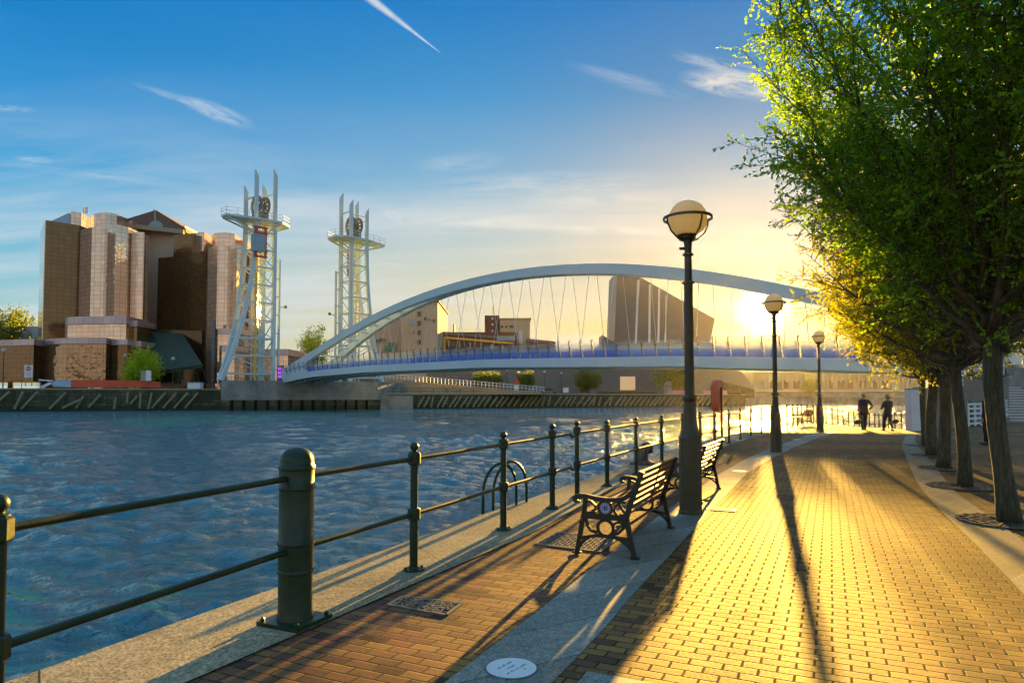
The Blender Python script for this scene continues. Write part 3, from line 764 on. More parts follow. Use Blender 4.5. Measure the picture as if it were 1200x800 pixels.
# life ring housing on its post
lb = Vector((X(840, 21.3), 21.3, 0)); lo_ = empty('lifebuoy_housing', lb, R(62)); tag(lo_, 'orange red lifebuoy housing with rounded ends mounted above the railing', 'lifebuoy housing')
def rrect(w, h, r, n=6):
    out = []
    for cx_, cy_, a0 in ((w / 2 - r, h / 2 - r, 0), (-w / 2 + r, h / 2 - r, 90), (-w / 2 + r, -h / 2 + r, 180), (w / 2 - r, -h / 2 + r, 270)):
        for k in range(n + 1): a = R(a0 + 90 * k / n); out.append((cx_ + r * math.cos(a), cy_ + r * math.sin(a)))
    return out
b = MB(); b.extrude2d(rrect(.72, 1.0, .3), (0, -.12, 1.64), Vector((1, 0, 0)), Vector((0, 0, 1)), Vector((0, 1, 0)), .20)
b.build('housing', M['red_orange'], lo_)
b = MB(); b.extrude2d(rrect(.60, .88, .25), (0, .083, 1.64), Vector((1, 0, 0)), Vector((0, 0, 1)), Vector((0, 1, 0)), .035); b.build('lid', M['redm'], lo_)
b = MB(); b.tube([(0, -.14, 0), (0, -.14, 1.9)], .035, 8); b.build('support_post', M['iron'], lo_)

# ------------------------------------------------------------------ benches
BENCH_L = 1.76
def frame_piece(b, path, w, th=.03, y=0):
    b.sweep([(p[0], y, p[1]) for p in path], w, th, up=Vector((0, 1, 0)))
def arc(c, r, a0, a1, n=12): return [(c[0] + r * math.cos(R(a0 + (a1 - a0) * k / n)), c[1] + r * math.sin(R(a0 + (a1 - a0) * k / n))) for k in range(n + 1)]
def make_bench():
    """local x: front (0) to back (.57..); y along the bench"""
    root = empty('bench')
    for side, y in ((0, 0.0), (1, BENCH_L)):
        b = MB()
        fp = lambda path, w=.035, th=.034: b.sweep([(p[0], y, p[1]) for p in path], w, th, up=Vector((0, 1, 0))) if False else b.sweep([(p[0], y, p[1]) for p in path], th, w, up=Vector((0, 1, 0)))
        # section: th along y comes from 'h' (z of frame = up), w in plane
        def fp(path, w=.035, th=.034):
            b.sweep([(p[0], y, p[1]) for p in path], w, th, up=Vector((0, 1, 0)))
        fp([(-.01, .0), (.02, .15), (.05, .33), (.075, .45), (.09, .58)], .045)
        fp([(.60, .0), (.575, .12), (.545, .27), (.52, .40), (.555, .53), (.62, .70), (.68, .87)], .05)
        fp([(-.005, .535), (-.02, .56), (-.005, .59), (.03, .602), (.10, .60), (.2, .583), (.32, .573), (.42, .58), (.50, .60), (.57, .65), (.63, .74), (.685, .875)], .045, .055)
        fp(arc((.01, .56), .022, 0, 330, 8), .02, .05)
        fp([(.06, .40), (.53, .40)], .06)
        fp(arc((.30, .49), .072, 0, 360, 18), .026, .026)
        fp(arc((.30, .285), .082, 0, 360, 18), .028, .026)
        fp([(.10, .56), (.15, .545), (.19, .51), (.20, .47), (.16, .44), (.10, .43)], .024)
        fp([(.52, .56), (.46, .555), (.41, .52), (.39, .47), (.42, .43)], .026)
        fp([(.43, .57), (.47, .50), (.51, .44)], .024)
        fp([(.09, .37), (.11, .30), (.15, .25), (.21, .235)], .028)
        fp([(.51, .37), (.48, .29), (.43, .24), (.385, .235)], .028)
        fp([(.46, .37), (.40, .34), (.375, .31)], .024)
        fp([(.03, .17), (.10, .185), (.20, .205), (.30, .205), (.40, .20), (.50, .19), (.56, .17)], .03)
        fp([(.01, .07), (.07, .14), (.14, .19), (.22, .205)], .03)
        fp([(.585, .07), (.53, .13), (.46, .18), (.38, .205)], .03)
        b.build('end_frame', M['iron2'], root)
        for x in (-.01, .60):
            c = MB(); c.lathe([(.055, .012), (.055, .02), (.03, .028)], (x, y, 0), n=12); c.build('foot', M['iron2'], root)
        if side == 0:
            c = MB(); c.lathe([(.06, 0), (.06, .012)], n=24)
            vs = [(v[0], v[2], v[1]) for v in c.v]; c.v = [(.30 + a, y - .006 + q, .49 + w_) for a, q, w_ in vs]
            c.build('emblem', M['emblem'], root)
    for k in range(6):
        x = .09 + k * .078; z = .425 + .008 * math.cos(k)
        c = MB(); c.box((x, BENCH_L / 2, z), (.062, BENCH_L - .01, .024)); c.build('seat_slat', M['wood'], root)
    for k in range(6):
        f = k / 5; x = .548 + .118 * f; z = .50 + .345 * f
        Mx = Matrix.Rotation(R(20), 3, 'Y')
        c = MB(); c.box((x - .02, BENCH_L / 2, z), (.022, BENCH_L - .01, .052), M=Mx); c.build('back_slat', M['wood'], root)
    c = MB(); c.beam((.49, .02, .30), (.49, BENCH_L - .02, .30), .02, .02); c.build('tie_rod', M['iron2'], root)
    c = MB(); c.beam((.55, BENCH_L / 2, .42), (.68, BENCH_L / 2, .87), .03, .012); c.build('back_brace', M['iron2'], root)
    return root
def emblem():
    m, t, p, o = nt('painted flower emblem')
    v = obj_pos(t); sx = N(t, 'ShaderNodeSeparateXYZ'); t.links.new(v, sx.inputs[0])
    dx = mth(t, 'SUBTRACT', sx.outputs[0], .30); dz = mth(t, 'SUBTRACT', sx.outputs[2], .49)
    r = mth(t, 'SQRT', mth(t, 'ADD', mth(t, 'MULTIPLY', dx, dx), mth(t, 'MULTIPLY', dz, dz)))
    an = mth(t, 'ARCTAN2', dz, dx)
    star = mth(t, 'ADD', r, mth(t, 'MULTIPLY', mth(t, 'COSINE', mth(t, 'MULTIPLY', an, 5)), .007))
    f = mth(t, 'MULTIPLY', star, 15)
    t.links.new(ramp(t, f, [(0, (.02, .25, .08)), (.22, (.03, .10, .45)), (.45, (.75, .72, .65)), (.58, (.04, .08, .4)), (.74, (.65, .6, .55)), (.84, (.6, .08, .05))], 'CONSTANT'), p.inputs['Base Color'])
    p.inputs['Roughness'].default_value = .4
    return m
M['emblem'] = emblem()
# local frame: y = along the path (away), x = front->back i.e. towards the right of the path
b1 = make_bench()
uB = Vector((.4147, .91, 0)); vB = Vector((.91, -.4147, 0))
B1 = G(743.7, 655)
b1.location = B1 - vB * .60; b1.rotation_euler = (0, 0, -math.atan2(.4147, .91))
tag(b1, 'nearest slatted wooden bench with ornate iron ends and a painted emblem, beside the lamp base', 'bench', 'benches facing the water')
b2 = copy_tree(b1); B2 = G(821, 589); h2 = math.atan2(.43, .90)
v2 = Vector((math.cos(h2), -math.sin(h2), 0)); b2.location = B2 - v2 * .6; b2.rotation_euler = (0, 0, -h2)
tag(b2, 'second slatted bench, back slats glinting in the sun just past the nearest lamp', 'bench')
b3 = copy_tree(b1); B3 = G(942, 498.5); h3 = R(38); b3.rotation_euler = (0, 0, -h3)
b3.location = B3 - Vector((math.cos(h3), -math.sin(h3), 0)) * .6
tag(b3, 'farthest slatted bench, seen end on against the glittering water by the quay corner', 'bench')

# ------------------------------------------------------------------ street lamps
def make_lamp():
    root = empty('street_lamp')
    b = MB(); b.lathe([(.165, 0), (.165, .04), (.155, .06), (.155, 1.03), (.162, 1.035), (.162, 1.06), (.14, 1.09), (.115, 1.17), (.095, 1.28), (.084, 1.42), (.078, 1.55), (.10, 1.575), (.115, 1.60), (.10, 1.63), (.074, 1.65)], n=8, rz=math.pi / 8)
    b.build('base', M['pole'], root)
    b = MB(); b.lathe([(.068, 1.64), (.064, 2.4), (.062, 3.20), (.085, 3.215), (.09, 3.235), (.062, 3.25), (.052, 3.26), (.05, 3.60), (.075, 3.61), (.078, 3.63), (.05, 3.65), (.055, 3.78), (.07, 3.84)], n=16)
    b.tube([(-.05, 0, 3.56 + .15), (-.12, 0, 3.56 + .15)], .02, 6)
    b.build('pole', M['pole'], root, smooth=True, angle=35)
    b = MB(); b.lathe([(.06, 3.82), (.11, 3.85), (.12, 3.88), (.15, 3.90), (.14, 3.92)], n=16); b.build('cup', M['pole'], root, smooth=True, angle=40)
    b = MB(); b.sphere((0, 0, 4.125), .27, 32, 20); b.build('globe', M['globe'], root, smooth=True)
    b = MB(); b.sweep([(.335 * math.cos(a), .335 * math.sin(a), 4.14) for a in [2 * math.pi * k / 40 for k in range(40)]], .018, .035, closed=True)
    b.build('guard_ring', M['pole'], root)
    for k in range(4):
        a = k * math.pi / 2 + .35
        pts = [(.08, 3.83), (.19, 3.87), (.28, 3.95), (.33, 4.06), (.34, 4.15)]
        b = MB(); b.tube([(r_ * math.cos(a), r_ * math.sin(a), z) for r_, z in pts], .013, 6); b.build('guard_arm', M['pole'], root, smooth=True)
    return root
l1 = make_lamp(); l1.location = (X(808, 9.56), 9.56, 0); l1.scale = (1, 1, 1.0)
tag(l1, 'nearest and largest globe street lamp on a stout octagonal base beside the bench', 'street lamp', 'globe lamps along the promenade')
l2 = copy_tree(l1); l2.location = (X(908.5, 19.95), 19.95, 0); l2.scale = (1, 1, 1.055)
tag(l2, 'globe street lamp standing against the low sun, casting the long middle shadow', 'street lamp')
l3 = copy_tree(l1); l3.location = (X(960.5, 31.3), 31.3, 0); l3.scale = (1, 1, 1.055)
tag(l3, 'farthest and smallest globe street lamp by the corner fence, left of the walkers', 'street lamp')

# ------------------------------------------------------------------ round plaques, covers, gratings
def plaque(px, py, r, label, text=True):
    c = G(px, py); e = empty('round_plaque', c, -PATH)
    b = MB(); b.lathe([(r + .012, .0045), (r + .012, .0075)], n=48); b.build('rim', M['lead'], e)
    b = MB(); b.lathe([(r, .005), (r, .0105)], n=48); b.build('disc', M['plaqueW'], e)
    if text:
        rnd = random.Random(5)
        b = MB()
        for row, words_ in ((.045, (3, 3, 4)), (0, (1, 5)), (-.045, (3, 3, 2, 6))):
            tot = sum(words_) * .0115 + (len(words_) - 1) * .012; x = -tot / 2
            for w_ in words_:
                for k in range(w_):
                    hh = rnd.choice((.010, .014, .010, .017))
                    b.box((x + .004, row + hh / 2, .0112), (.0028, hh, .001)); b.box((x + .007, row + hh * rnd.random(), .0112), (.006, .003, .001))
                    x += .0115
                x += .012
        for i, v in enumerate(b.v):      # lettering runs up the path
            a = R(78); b.v[i] = (v[0] * math.cos(a) - v[1] * math.sin(a), v[0] * math.sin(a) + v[1] * math.cos(a), v[2])
        b.build('lettering', M['ink'], e)
    return tag(e, label, 'plaque', 'white discs set in the flagstone band')
plaque(599.3, 783.5, .150, 'round white plaque with dark lettering set in the grey flagstones at the bottom edge')
plaque(866.5, 552.2, .15, 'white disc shining in the flagstones just in front of the lamp against the sun', False)
plaque(934, 515.2, .15, 'far white disc set in the flagstones near the farthest lamp', False)

def grating(pts, label, kind):
    q = [G(*p) for p in pts]; c = sum(q, Vector()) / 4; e = empty('drain_cover', c)
    q = [p - c for p in q]
    b = MB()
    for i in range(4): b.beam(q[i] + Vector((0, 0, .006)), q[(i + 1) % 4] + Vector((0, 0, .006)), .03, .012)
    b.build('cover_frame', M['lead'], e)
    b = MB(); b.v = [(p.x, p.y, .0045) for p in q]; b.f = [[0, 1, 2, 3]]; b.m = [0]; b.build('recess', M['ink'], e)
    b = MB(); rnd = random.Random(3)
    if kind == 'grid':
        n, m = 16, 9
        for i in range(n):
            for j in range(m):
                f, g_ = (i + .5) / n, (j + .5) / m
                p = q[0].lerp(q[3], g_).lerp(q[1].lerp(q[2], g_), f); d = (q[1] - q[0]) / n * .3; d2 = (q[3] - q[0]) / m * .28
                if (i + j) % 2 == 0: b.beam(p - d2 + Vector((0, 0, .009)), p + d2 + Vector((0, 0, .009)), .022, .008)
                else: b.beam(p - d * .8 + Vector((0, 0, .008)), p + d * .8 + Vector((0, 0, .008)), .012, .006)
        for i in range(1, n):
            f = i / n; b.beam(q[0].lerp(q[1], f) + Vector((0, 0, .0065)), q[3].lerp(q[2], f) + Vector((0, 0, .0065)), .008, .003)
    else:
        for k in range(150):
            f, g_ = rnd.random() * .9 + .05, rnd.random() * .9 + .05
            p = q[0].lerp(q[3], g_).lerp(q[1].lerp(q[2], g_), f); a = rnd.random() * 3.14; L = .025 + .02 * rnd.random()
            d = Vector((math.cos(a), math.sin(a), 0)) * L; d2 = Vector((math.cos(a + .9), math.sin(a + .9), 0)) * L
            zz = Vector((0, 0, .008 + .001 * (k % 3)))
            b.beam(p - d + zz, p + zz, .012, .007); b.beam(p + zz, p + d2 + zz, .012, .007)
    b.build('raised_pattern', M['lead'], e)
    return tag(e, label, 'drain cover')
grating([(455, 709), (523, 721), (541, 707.5), (473, 699)], 'small square iron cover with a swirling raised pattern in the bricks', 'swirl')
grating([(627.5, 637.5), (703, 647), (724, 631), (652.5, 624)], 'larger cast iron drain cover with a studded grid under the nearest bench', 'grid')
c_ = G(845, 597); e = empty('service_cover', c_, -PATH); b = MB(); b.box((0, 0, .006), (.42, .22, .006)); b.build('cover_plate', M['lead'], e)
b = MB(); b.box((0, 0, .0108), (.32, .12, .003)); b.build('inset_plate', M['slab'], e); tag(e, 'small rectangular metal service cover in the sunlit bricks right of the lamp base', 'service cover')

# ------------------------------------------------------------------ trees
def leaf_arrays(pos, dirs, size, rng, droop=0.0):
    n = len(pos); d = dirs + rng.normal(size=(n, 3)) * .55; d[:, 2] -= droop
    d /= np.linalg.norm(d, axis=1)[:, None] + 1e-9
    r = rng.normal(size=(n, 3)); s = np.cross(d, r); s /= np.linalg.norm(s, axis=1)[:, None] + 1e-9
    nn = np.cross(s, d)
    L = (size * (.7 + .6 * rng.random(n)))[:, None]; Wd = L * .30
    a = pos; c = pos + d * L; b = pos + d * L * .45 + s * Wd + nn * L * .10; e = pos + d * L * .45 - s * Wd + nn * L * .10
    v = np.stack([a, b, c, e], 1).reshape(-1, 3); i = np.arange(n)[:, None] * 4
    f = np.concatenate([i + np.array([[0, 1, 2]]), i + np.array([[0, 2, 3]])], 1).reshape(-1, 3)
    return v, f
def grow(seed, trunk_h, trunk_r, lean, ztop, prof, nl, nsub, ntw, nlf, leaf, mat, zlow=None, flare=1.25, root_name='tree', sub_len=.9, rise=(1.2, 2.6)):
    rng = np.random.default_rng(seed); root = empty(root_name)
    b = MB(); pts = []; rad = []
    for k in range(9):
        f = k / 8; z = trunk_h * f
        pts.append((lean[0] * f + .05 * math.sin(3 * f + seed), lean[1] * f + .04 * math.cos(4 * f + seed), z))
        rad.append(trunk_r * (flare if k == 0 else (1.08 if k == 1 else 1 - .12 * f + .05 * math.sin(5 * f + seed))))
    b.tube(pts, rad, 14); b.build('trunk', M['bark'], root, smooth=True)
    top = Vector(pts[-1]); tw = MB(); LP = []; LD = []
    br = MB()
    lead = [top + Vector((0, 0, -.3)), top + Vector((.08, .05, .8)), top + Vector((-.05, .1, (ztop - trunk_h) * .5)), top + Vector((0, 0, (ztop - trunk_h) * .9))]
    br.tube(lead, [trunk_r * .8, trunk_r * .6, trunk_r * .35, .015], 8)
    for i in range(nl):
        f = i / (nl - 1); az = i * 2.39996 + rng.normal() * .2
        zs = trunk_h - .25 + (ztop * .55 - trunk_h) * f ** 1.2
        ze = min(zs + rise[0] + (rise[1] - rise[0]) * rng.random() + f * 1.2, ztop * .97)
        re = prof(ze) * (.82 + .22 * rng.random())
        if zlow is not None and ze < zlow + 1: re = prof(ze)
        o = Vector((top.x * min(zs / trunk_h, 1), top.y * min(zs / trunk_h, 1), zs)); dr = Vector((math.cos(az), math.sin(az), 0))
        path = []
        for k in range(8):
            q = k / 7; path.append(o + dr * (re * q ** .9) + Vector((rng.normal() * .05, rng.normal() * .05, (ze - zs) * (q ** 1.25) + rng.normal() * .03)))
        r0 = max(.018, trunk_r * .40 * (1 - .55 * f)); br.tube(path, [max(r0 * (1 - k / 7.3), .006) for k in range(8)], 6)
        for j in range(nsub):
            u = .30 + .70 * ((j + rng.random()) / nsub); x = u * 7; k = min(int(x), 6)
            sp_ = path[k].lerp(path[k + 1], x - k); tg = (path[k + 1] - path[k]).normalized()
            dd = (tg * .75 + Vector(rng.normal(size=3)) * .55 + Vector((0, 0, .22))).normalized()
            sl = sub_len * (.55 + .7 * rng.random()) * (1.1 - .35 * u); bend = Vector(rng.normal(size=3)) * .12 + Vector((0, 0, .12))
            sps = [sp_, sp_ + dd * sl * .5 + bend * .3, sp_ + dd * sl + bend]
            tw.tube(sps, [.010, .006, .003], 3, cap=False)
            for m_ in range(ntw):
                q = .15 + .85 * (m_ + rng.random()) / ntw
                tp = sps[0].lerp(sps[1], q * 2) if q < .5 else sps[1].lerp(sps[2], q * 2 - 1)
                td = (dd * .8 + Vector(rng.normal(size=3)) * .6).normalized(); tl = .16 + .26 * rng.random(); te = tp + td * tl
                tw.tube([tp, te], [.0035, .002], 3, cap=False)
                for l_ in range(nlf):
                    LP.append(tp.lerp(te, (l_ + rng.random()) / nlf + .05)); LD.append(td)
    br.build('limbs', M['limb'], root, smooth=True)
    fo = tw.build('twigs', M['twig'], root)
    LP = np.array([tuple(p) for p in LP]); LD = np.array([tuple(p) for p in LD])
    v, f = leaf_arrays(LP, LD, leaf, rng, .1)
    np_mesh('foliage', v, f, M[mat], parent=root, nper=3)
    return root
def interp(xs, ys): return lambda z: float(np.interp(z, xs, ys))
vase = interp([2.2, 2.6, 3.2, 3.8, 4.9, 6.2, 7.5, 8.8, 10], [.3, .5, 1.1, 1.65, 2.35, 3.15, 3.3, 2.6, 1.0])
wide = interp([2.2, 2.7, 3.2, 3.8, 4.6, 5.4, 6.2, 7.0, 8.0], [.5, 1.3, 2.1, 2.45, 2.7, 2.8, 2.5, 1.9, .8])
tA = grow(3, 2.45, .118, (-.08, .0), 9.6, vase, 68, 20, 9, 10, .060, 'leafA', root_name='street_tree')
tA.location = G(1180, 612); tag(tA, 'nearest pavement tree, leaning grey trunk in a round grate and a tall fresh green crown', 'tree', 'trees in a row along the kerb')
tB = grow(8, 2.35, .108, (.0, .03), 7.6, wide, 48, 14, 7, 9, .062, 'leafB', zlow=2.6, root_name='street_tree', rise=(.5, 2.2))
tB.location = G(1127.5, 570.5); tag(tB, 'second pavement tree from the camera, slim straight dark trunk beside the nearest leaning one', 'tree', 'trees in a row along the kerb')
tspots = [((1108.5, 549), 1.2, 2.0, 'third pavement tree from the camera, trunk just left of the slim straight one'),
          ((1093.5, 534), 1.3, 4.1, 'fourth pavement tree from the camera, leaning thick trunk lit gold on its left'),
          ((1083, 522.5), .9, 5.3, 'farthest visible pavement tree, thin trunk next to the white pillar')]
TP = [tA.location.copy(), tB.location.copy()]
for (px, py), tk, rz, lab in tspots:
    c = copy_tree(tB); c.location = G(px, py); c.rotation_euler = (0, 0, rz); tag(c, lab); TP.append(c.location.copy())
    c.scale = (1.0, 1.0, 1.0)
    for ch in c.children:
        if ch.name.startswith('trunk'): ch.scale = (tk, tk, 1)
c = copy_tree(tA); c.location = (6.3, 5.0, 0); c.rotation_euler = (0, 0, 2.6); tag(c, 'tree whose large bright leaves fill the top right corner, its trunk out of sight')
# tree grates
for i, p in enumerate(TP):
    e = empty('tree_grate', p); b = MB()
    for r_ in (.30, .42, .54):
        b.sweep([(r_ * math.cos(a), r_ * math.sin(a), .022) for a in [2 * math.pi * k / 28 for k in range(28)]], .05, .014, closed=True)
    b.build('rings', M['lead'], e); b = MB()
    for k in range(16):
        a = k * math.pi / 8; b.beam((.2 * math.cos(a), .2 * math.sin(a), .0285), (.57 * math.cos(a), .57 * math.sin(a), .0285), .022, .012)
    b.build('bars', M['lead'], e)
    tag(e, 'round iron tree grate at the foot of the %s pavement tree' % ('nearest', 'second', 'third', 'fourth', 'fifth')[i], 'tree grate', 'grates round the pavement trees')

# generic loose tree with leaf clumps, for the far bank
def far_tree(name, loc, h, rx, mat, seed, label, trunk=.25, leaf=.3, n=5000, trunk_h=None, group=None, bare=.0):
    rng = np.random.default_rng(seed); root = empty(name, loc)
    th = h * .3 if trunk_h is None else trunk_h
    b = MB(); b.tube([(0, 0, 0), (.05 * h * .1, 0, th * .5), (0, 0, th), (0.1, 0, h * .7)], [trunk * 1.2, trunk, trunk * .8, trunk * .2], 8); b.build('trunk', M['bark'], root, smooth=True)
    br = MB(); P_ = []; D_ = []
    cz = (th * .7 + h) / 2; rz_ = (h - th * .7) / 2
    nb = 46
    for i in range(nb):
        u = rng.normal(size=3); u /= np.linalg.norm(u); q = .55 + .45 * rng.random()
        e = Vector((u[0] * rx * q, u[1] * rx * q, cz + u[2] * rz_ * q))
        s0 = Vector((0, 0, th + (max(e.z, th) - th) * .3 * rng.random())); md = s0.lerp(e, .5) + Vector((0, 0, .06 * h * rng.random()))
        br.tube([s0, md, e], [trunk * .28, trunk * .14, .015], 4, cap=False)
        for k in range(n // nb):
            c = md.lerp(e, rng.random() * 1.1); P_.append(np.array(c) + rng.normal(size=3) * rx * .13); D_.append(rng.normal(size=3))
    br.build('branches', M['bark'], root, smooth=True)
    v, f = leaf_arrays(np.array(P_), np.array(D_), leaf, rng)
    np_mesh('foliage', v, f, M[mat], parent=root, nper=3)
    return tag(root, label, 'bush' if 'bush' in name else 'tree', group)

# ------------------------------------------------------------------ far bank land and quay walls
BANK = [(-260, 120, 108), (-90, 112, 0), (0, 109, 0), (250, 118, 0)]
def bp(px, d): return (X(px, d), d)
left_line = [(-190, 96), bp(0, 107), bp(262, 119)]
right_line = [bp(436, 127), bp(600, 141), bp(840, 160), bp(872, 166)]
far_line = [bp(872, 190), bp(905, 215), bp(1000, 255), bp(1080, 275), (400, 300)]
def land(name, front, z, mat, back=700):
    pts = list(front) + [(front[-1][0] + 10, back), (front[0][0] - 10, back)]
    b = MB(); b.prism([(x, y) for x, y in pts], -4.3, z); return tag(b.build(name, mat), kind='structure')
land('left_bank_land', [(x, y + .6) for x, y in left_line], 2.70, M['grassm'])
land('right_bank_land', [(x, y + .6) for x, y in [bp(440, 127)] + right_line[1:]], 1.95, M['grassm'])
land('distant_bank_land', [(x, y + .6) for x, y in far_line], 1.2, M['grassm'])
def quay_wall(front, z, label, mat='darkwall', th=.5, name='quay_wall'):
    c0 = front[0]; e = empty(name, (c0[0], c0[1], 0)); b = MB()
    for a, c in zip(front, front[1:]):
        b.beam((a[0] - c0[0], a[1] - c0[1], (z - 3) / 2), (c[0] - c0[0], c[1] - c0[1], (z - 3) / 2), th, z + 3)
    b.build('wall_face', M[mat], e); b = MB()
    for a, c in zip(front, front[1:]):
        b.beam((a[0] - c0[0], a[1] - c0[1], z + .08), (c[0] - c0[0], c[1] - c0[1], z + .08), th + .25, .22)
    b.build('coping', M['tan'] if mat == 'darkwall' else M['concrete'], e)
    return tag(e, label, 'quay wall')
w1 = quay_wall(left_line, 2.72, 'dark stained quay wall with slanting timber fenders below the mirrored towers')
w2 = quay_wall(right_line, 1.97, 'long dark quay wall with many slanting timber fenders under the footbridge')
quay_wall(far_line, 1.25, 'distant pale concrete quay wall beyond the lamps', 'concrete')
def fender(parent, px0, py0, px1, py1, d):
    a = P(px0, py0, d); c = P(px1, py1, d); o = Vector(parent.location); b = MB()
    b.beam(a - o, c - o, .34, .25, up=Vector((0, 1, 0))); b.build('timber_fender', M['timber'], parent)
def wall_d(front, px):
    for (x0, y0), (x1, y1) in zip(front, front[1:]):
        for k in range(101):
            f = k / 100; x = x0 + (x1 - x0) * f; y = y0 + (y1 - y0) * f
            if 600 + 800 * x / y >= px: return y
    return front[-1][1]
for x0, y0, x1, y1 in ((-2, 470, 11, 459), (17, 479, 27, 459), (25, 479, 44, 459), (58, 479, 77, 460), (73, 478, 94, 468), (89, 478, 98, 464), (134, 479, 136, 465), (149, 472, 150, 459), (153, 473, 161, 464), (164, 478, 165, 460), (174, 479, 178, 460), (178, 478, 194, 460), (191, 478, 207, 460), (204, 478, 220, 460), (217, 478, 232, 460), (104, 477, 118, 462), (-30, 478, -14, 459)):
    fender(w1, x0, y0, x1, y1, wall_d(left_line, x0) - .45)
rf = random.Random(4); px = 489
while px < 868:
    d = wall_d(right_line, px) - .45
    yb = 464 + 1920 / d - 1.5; yt = 464 - .15 * 800 / d + 1.2
    fender(w2, px, yb, px + rf.choice((7, 8, 9, 3)), yt, d); px += rf.choice((6.0, 7.5, 7.5, 8.5)) * (1 - (px - 489) / 1500)
# concrete plinth of the lifting towers
def oriented(pts, z0, z1, name, mat, label, cat):
    c = (sum(p[0] for p in pts) / len(pts), sum(p[1] for p in pts) / len(pts)); e = empty(name, (c[0], c[1], 0)); b = MB()
    b.prism([(p[0] - c[0], p[1] - c[1]) for p in pts], z0, z1); b.build('plinth', M[mat], e); tag(e, label, cat); return e, c
pl_pts = [bp(259, 112), bp(443, 124), (X(443, 124) + 3, 140), (X(259, 112) + 2, 136)]
pe, pc = oriented(pl_pts, 1.0, 4.25, 'tower_plinth', 'concrete', 'long stained concrete plinth carrying the two lattice lifting towers at the water edge', 'plinth')
b = MB()
for k in range(14):
    f = (k + .25) / 14; x = pl_pts[0][0] + (pl_pts[1][0] - pl_pts[0][0]) * f; y = pl_pts[0][1] + (pl_pts[1][1] - pl_pts[0][1]) * f
    b.box((x - pc[0], y - pc[1] + .6, -1.2), (1.4, 1.2, 4.4), rz=.4)
b.build('pile_row', M['darkwall'], pe)
b = MB(); b.prism([(p[0] - pc[0], p[1] - pc[1] + (1.1 if i < 2 else 0)) for i, p in enumerate(pl_pts)], -3.5, 1.0); b.build('pile_backing', M['darkwall'], pe)

# bank fences
def bank_fence(front, px0, px1, zb, label, step=2.6, h=1.1, mat='iron', off=.2, name='bank_fence', r=.05):
    pts = []; px = px0
    while px < px1:
        d = wall_d(front, px) + off; pts.append(Vector((X(px, d), d, zb))); px += step * 800 / d
    e = empty(name, pts[0]); o = pts[0]; po = None
    for p in pts[:95]:
        if po is None:
            b = MB(); b.lathe([(r, 0), (r, h)], n=6); po = b.build('fence_post', M[mat], e); c = po
        else: c = po.copy(); COL.objects.link(c); c.parent = e
        c.location = p - o
    for z in (h - .03, h * .5):
        b = MB(); b.tube([p - o + Vector((0, 0, z)) for p in pts], r * .7, 5); b.build('fence_rail', M[mat], e)
    return tag(e, label, 'fence')
bank_fence(left_line, -40, 258, 2.9, 'thin dark railing along the top of the left quay wall behind the red banner', 2.9)
bank_fence(right_line, 444, 640, 2.1, 'dark railing on the quay wall in front of the sandy bank', 2.6)

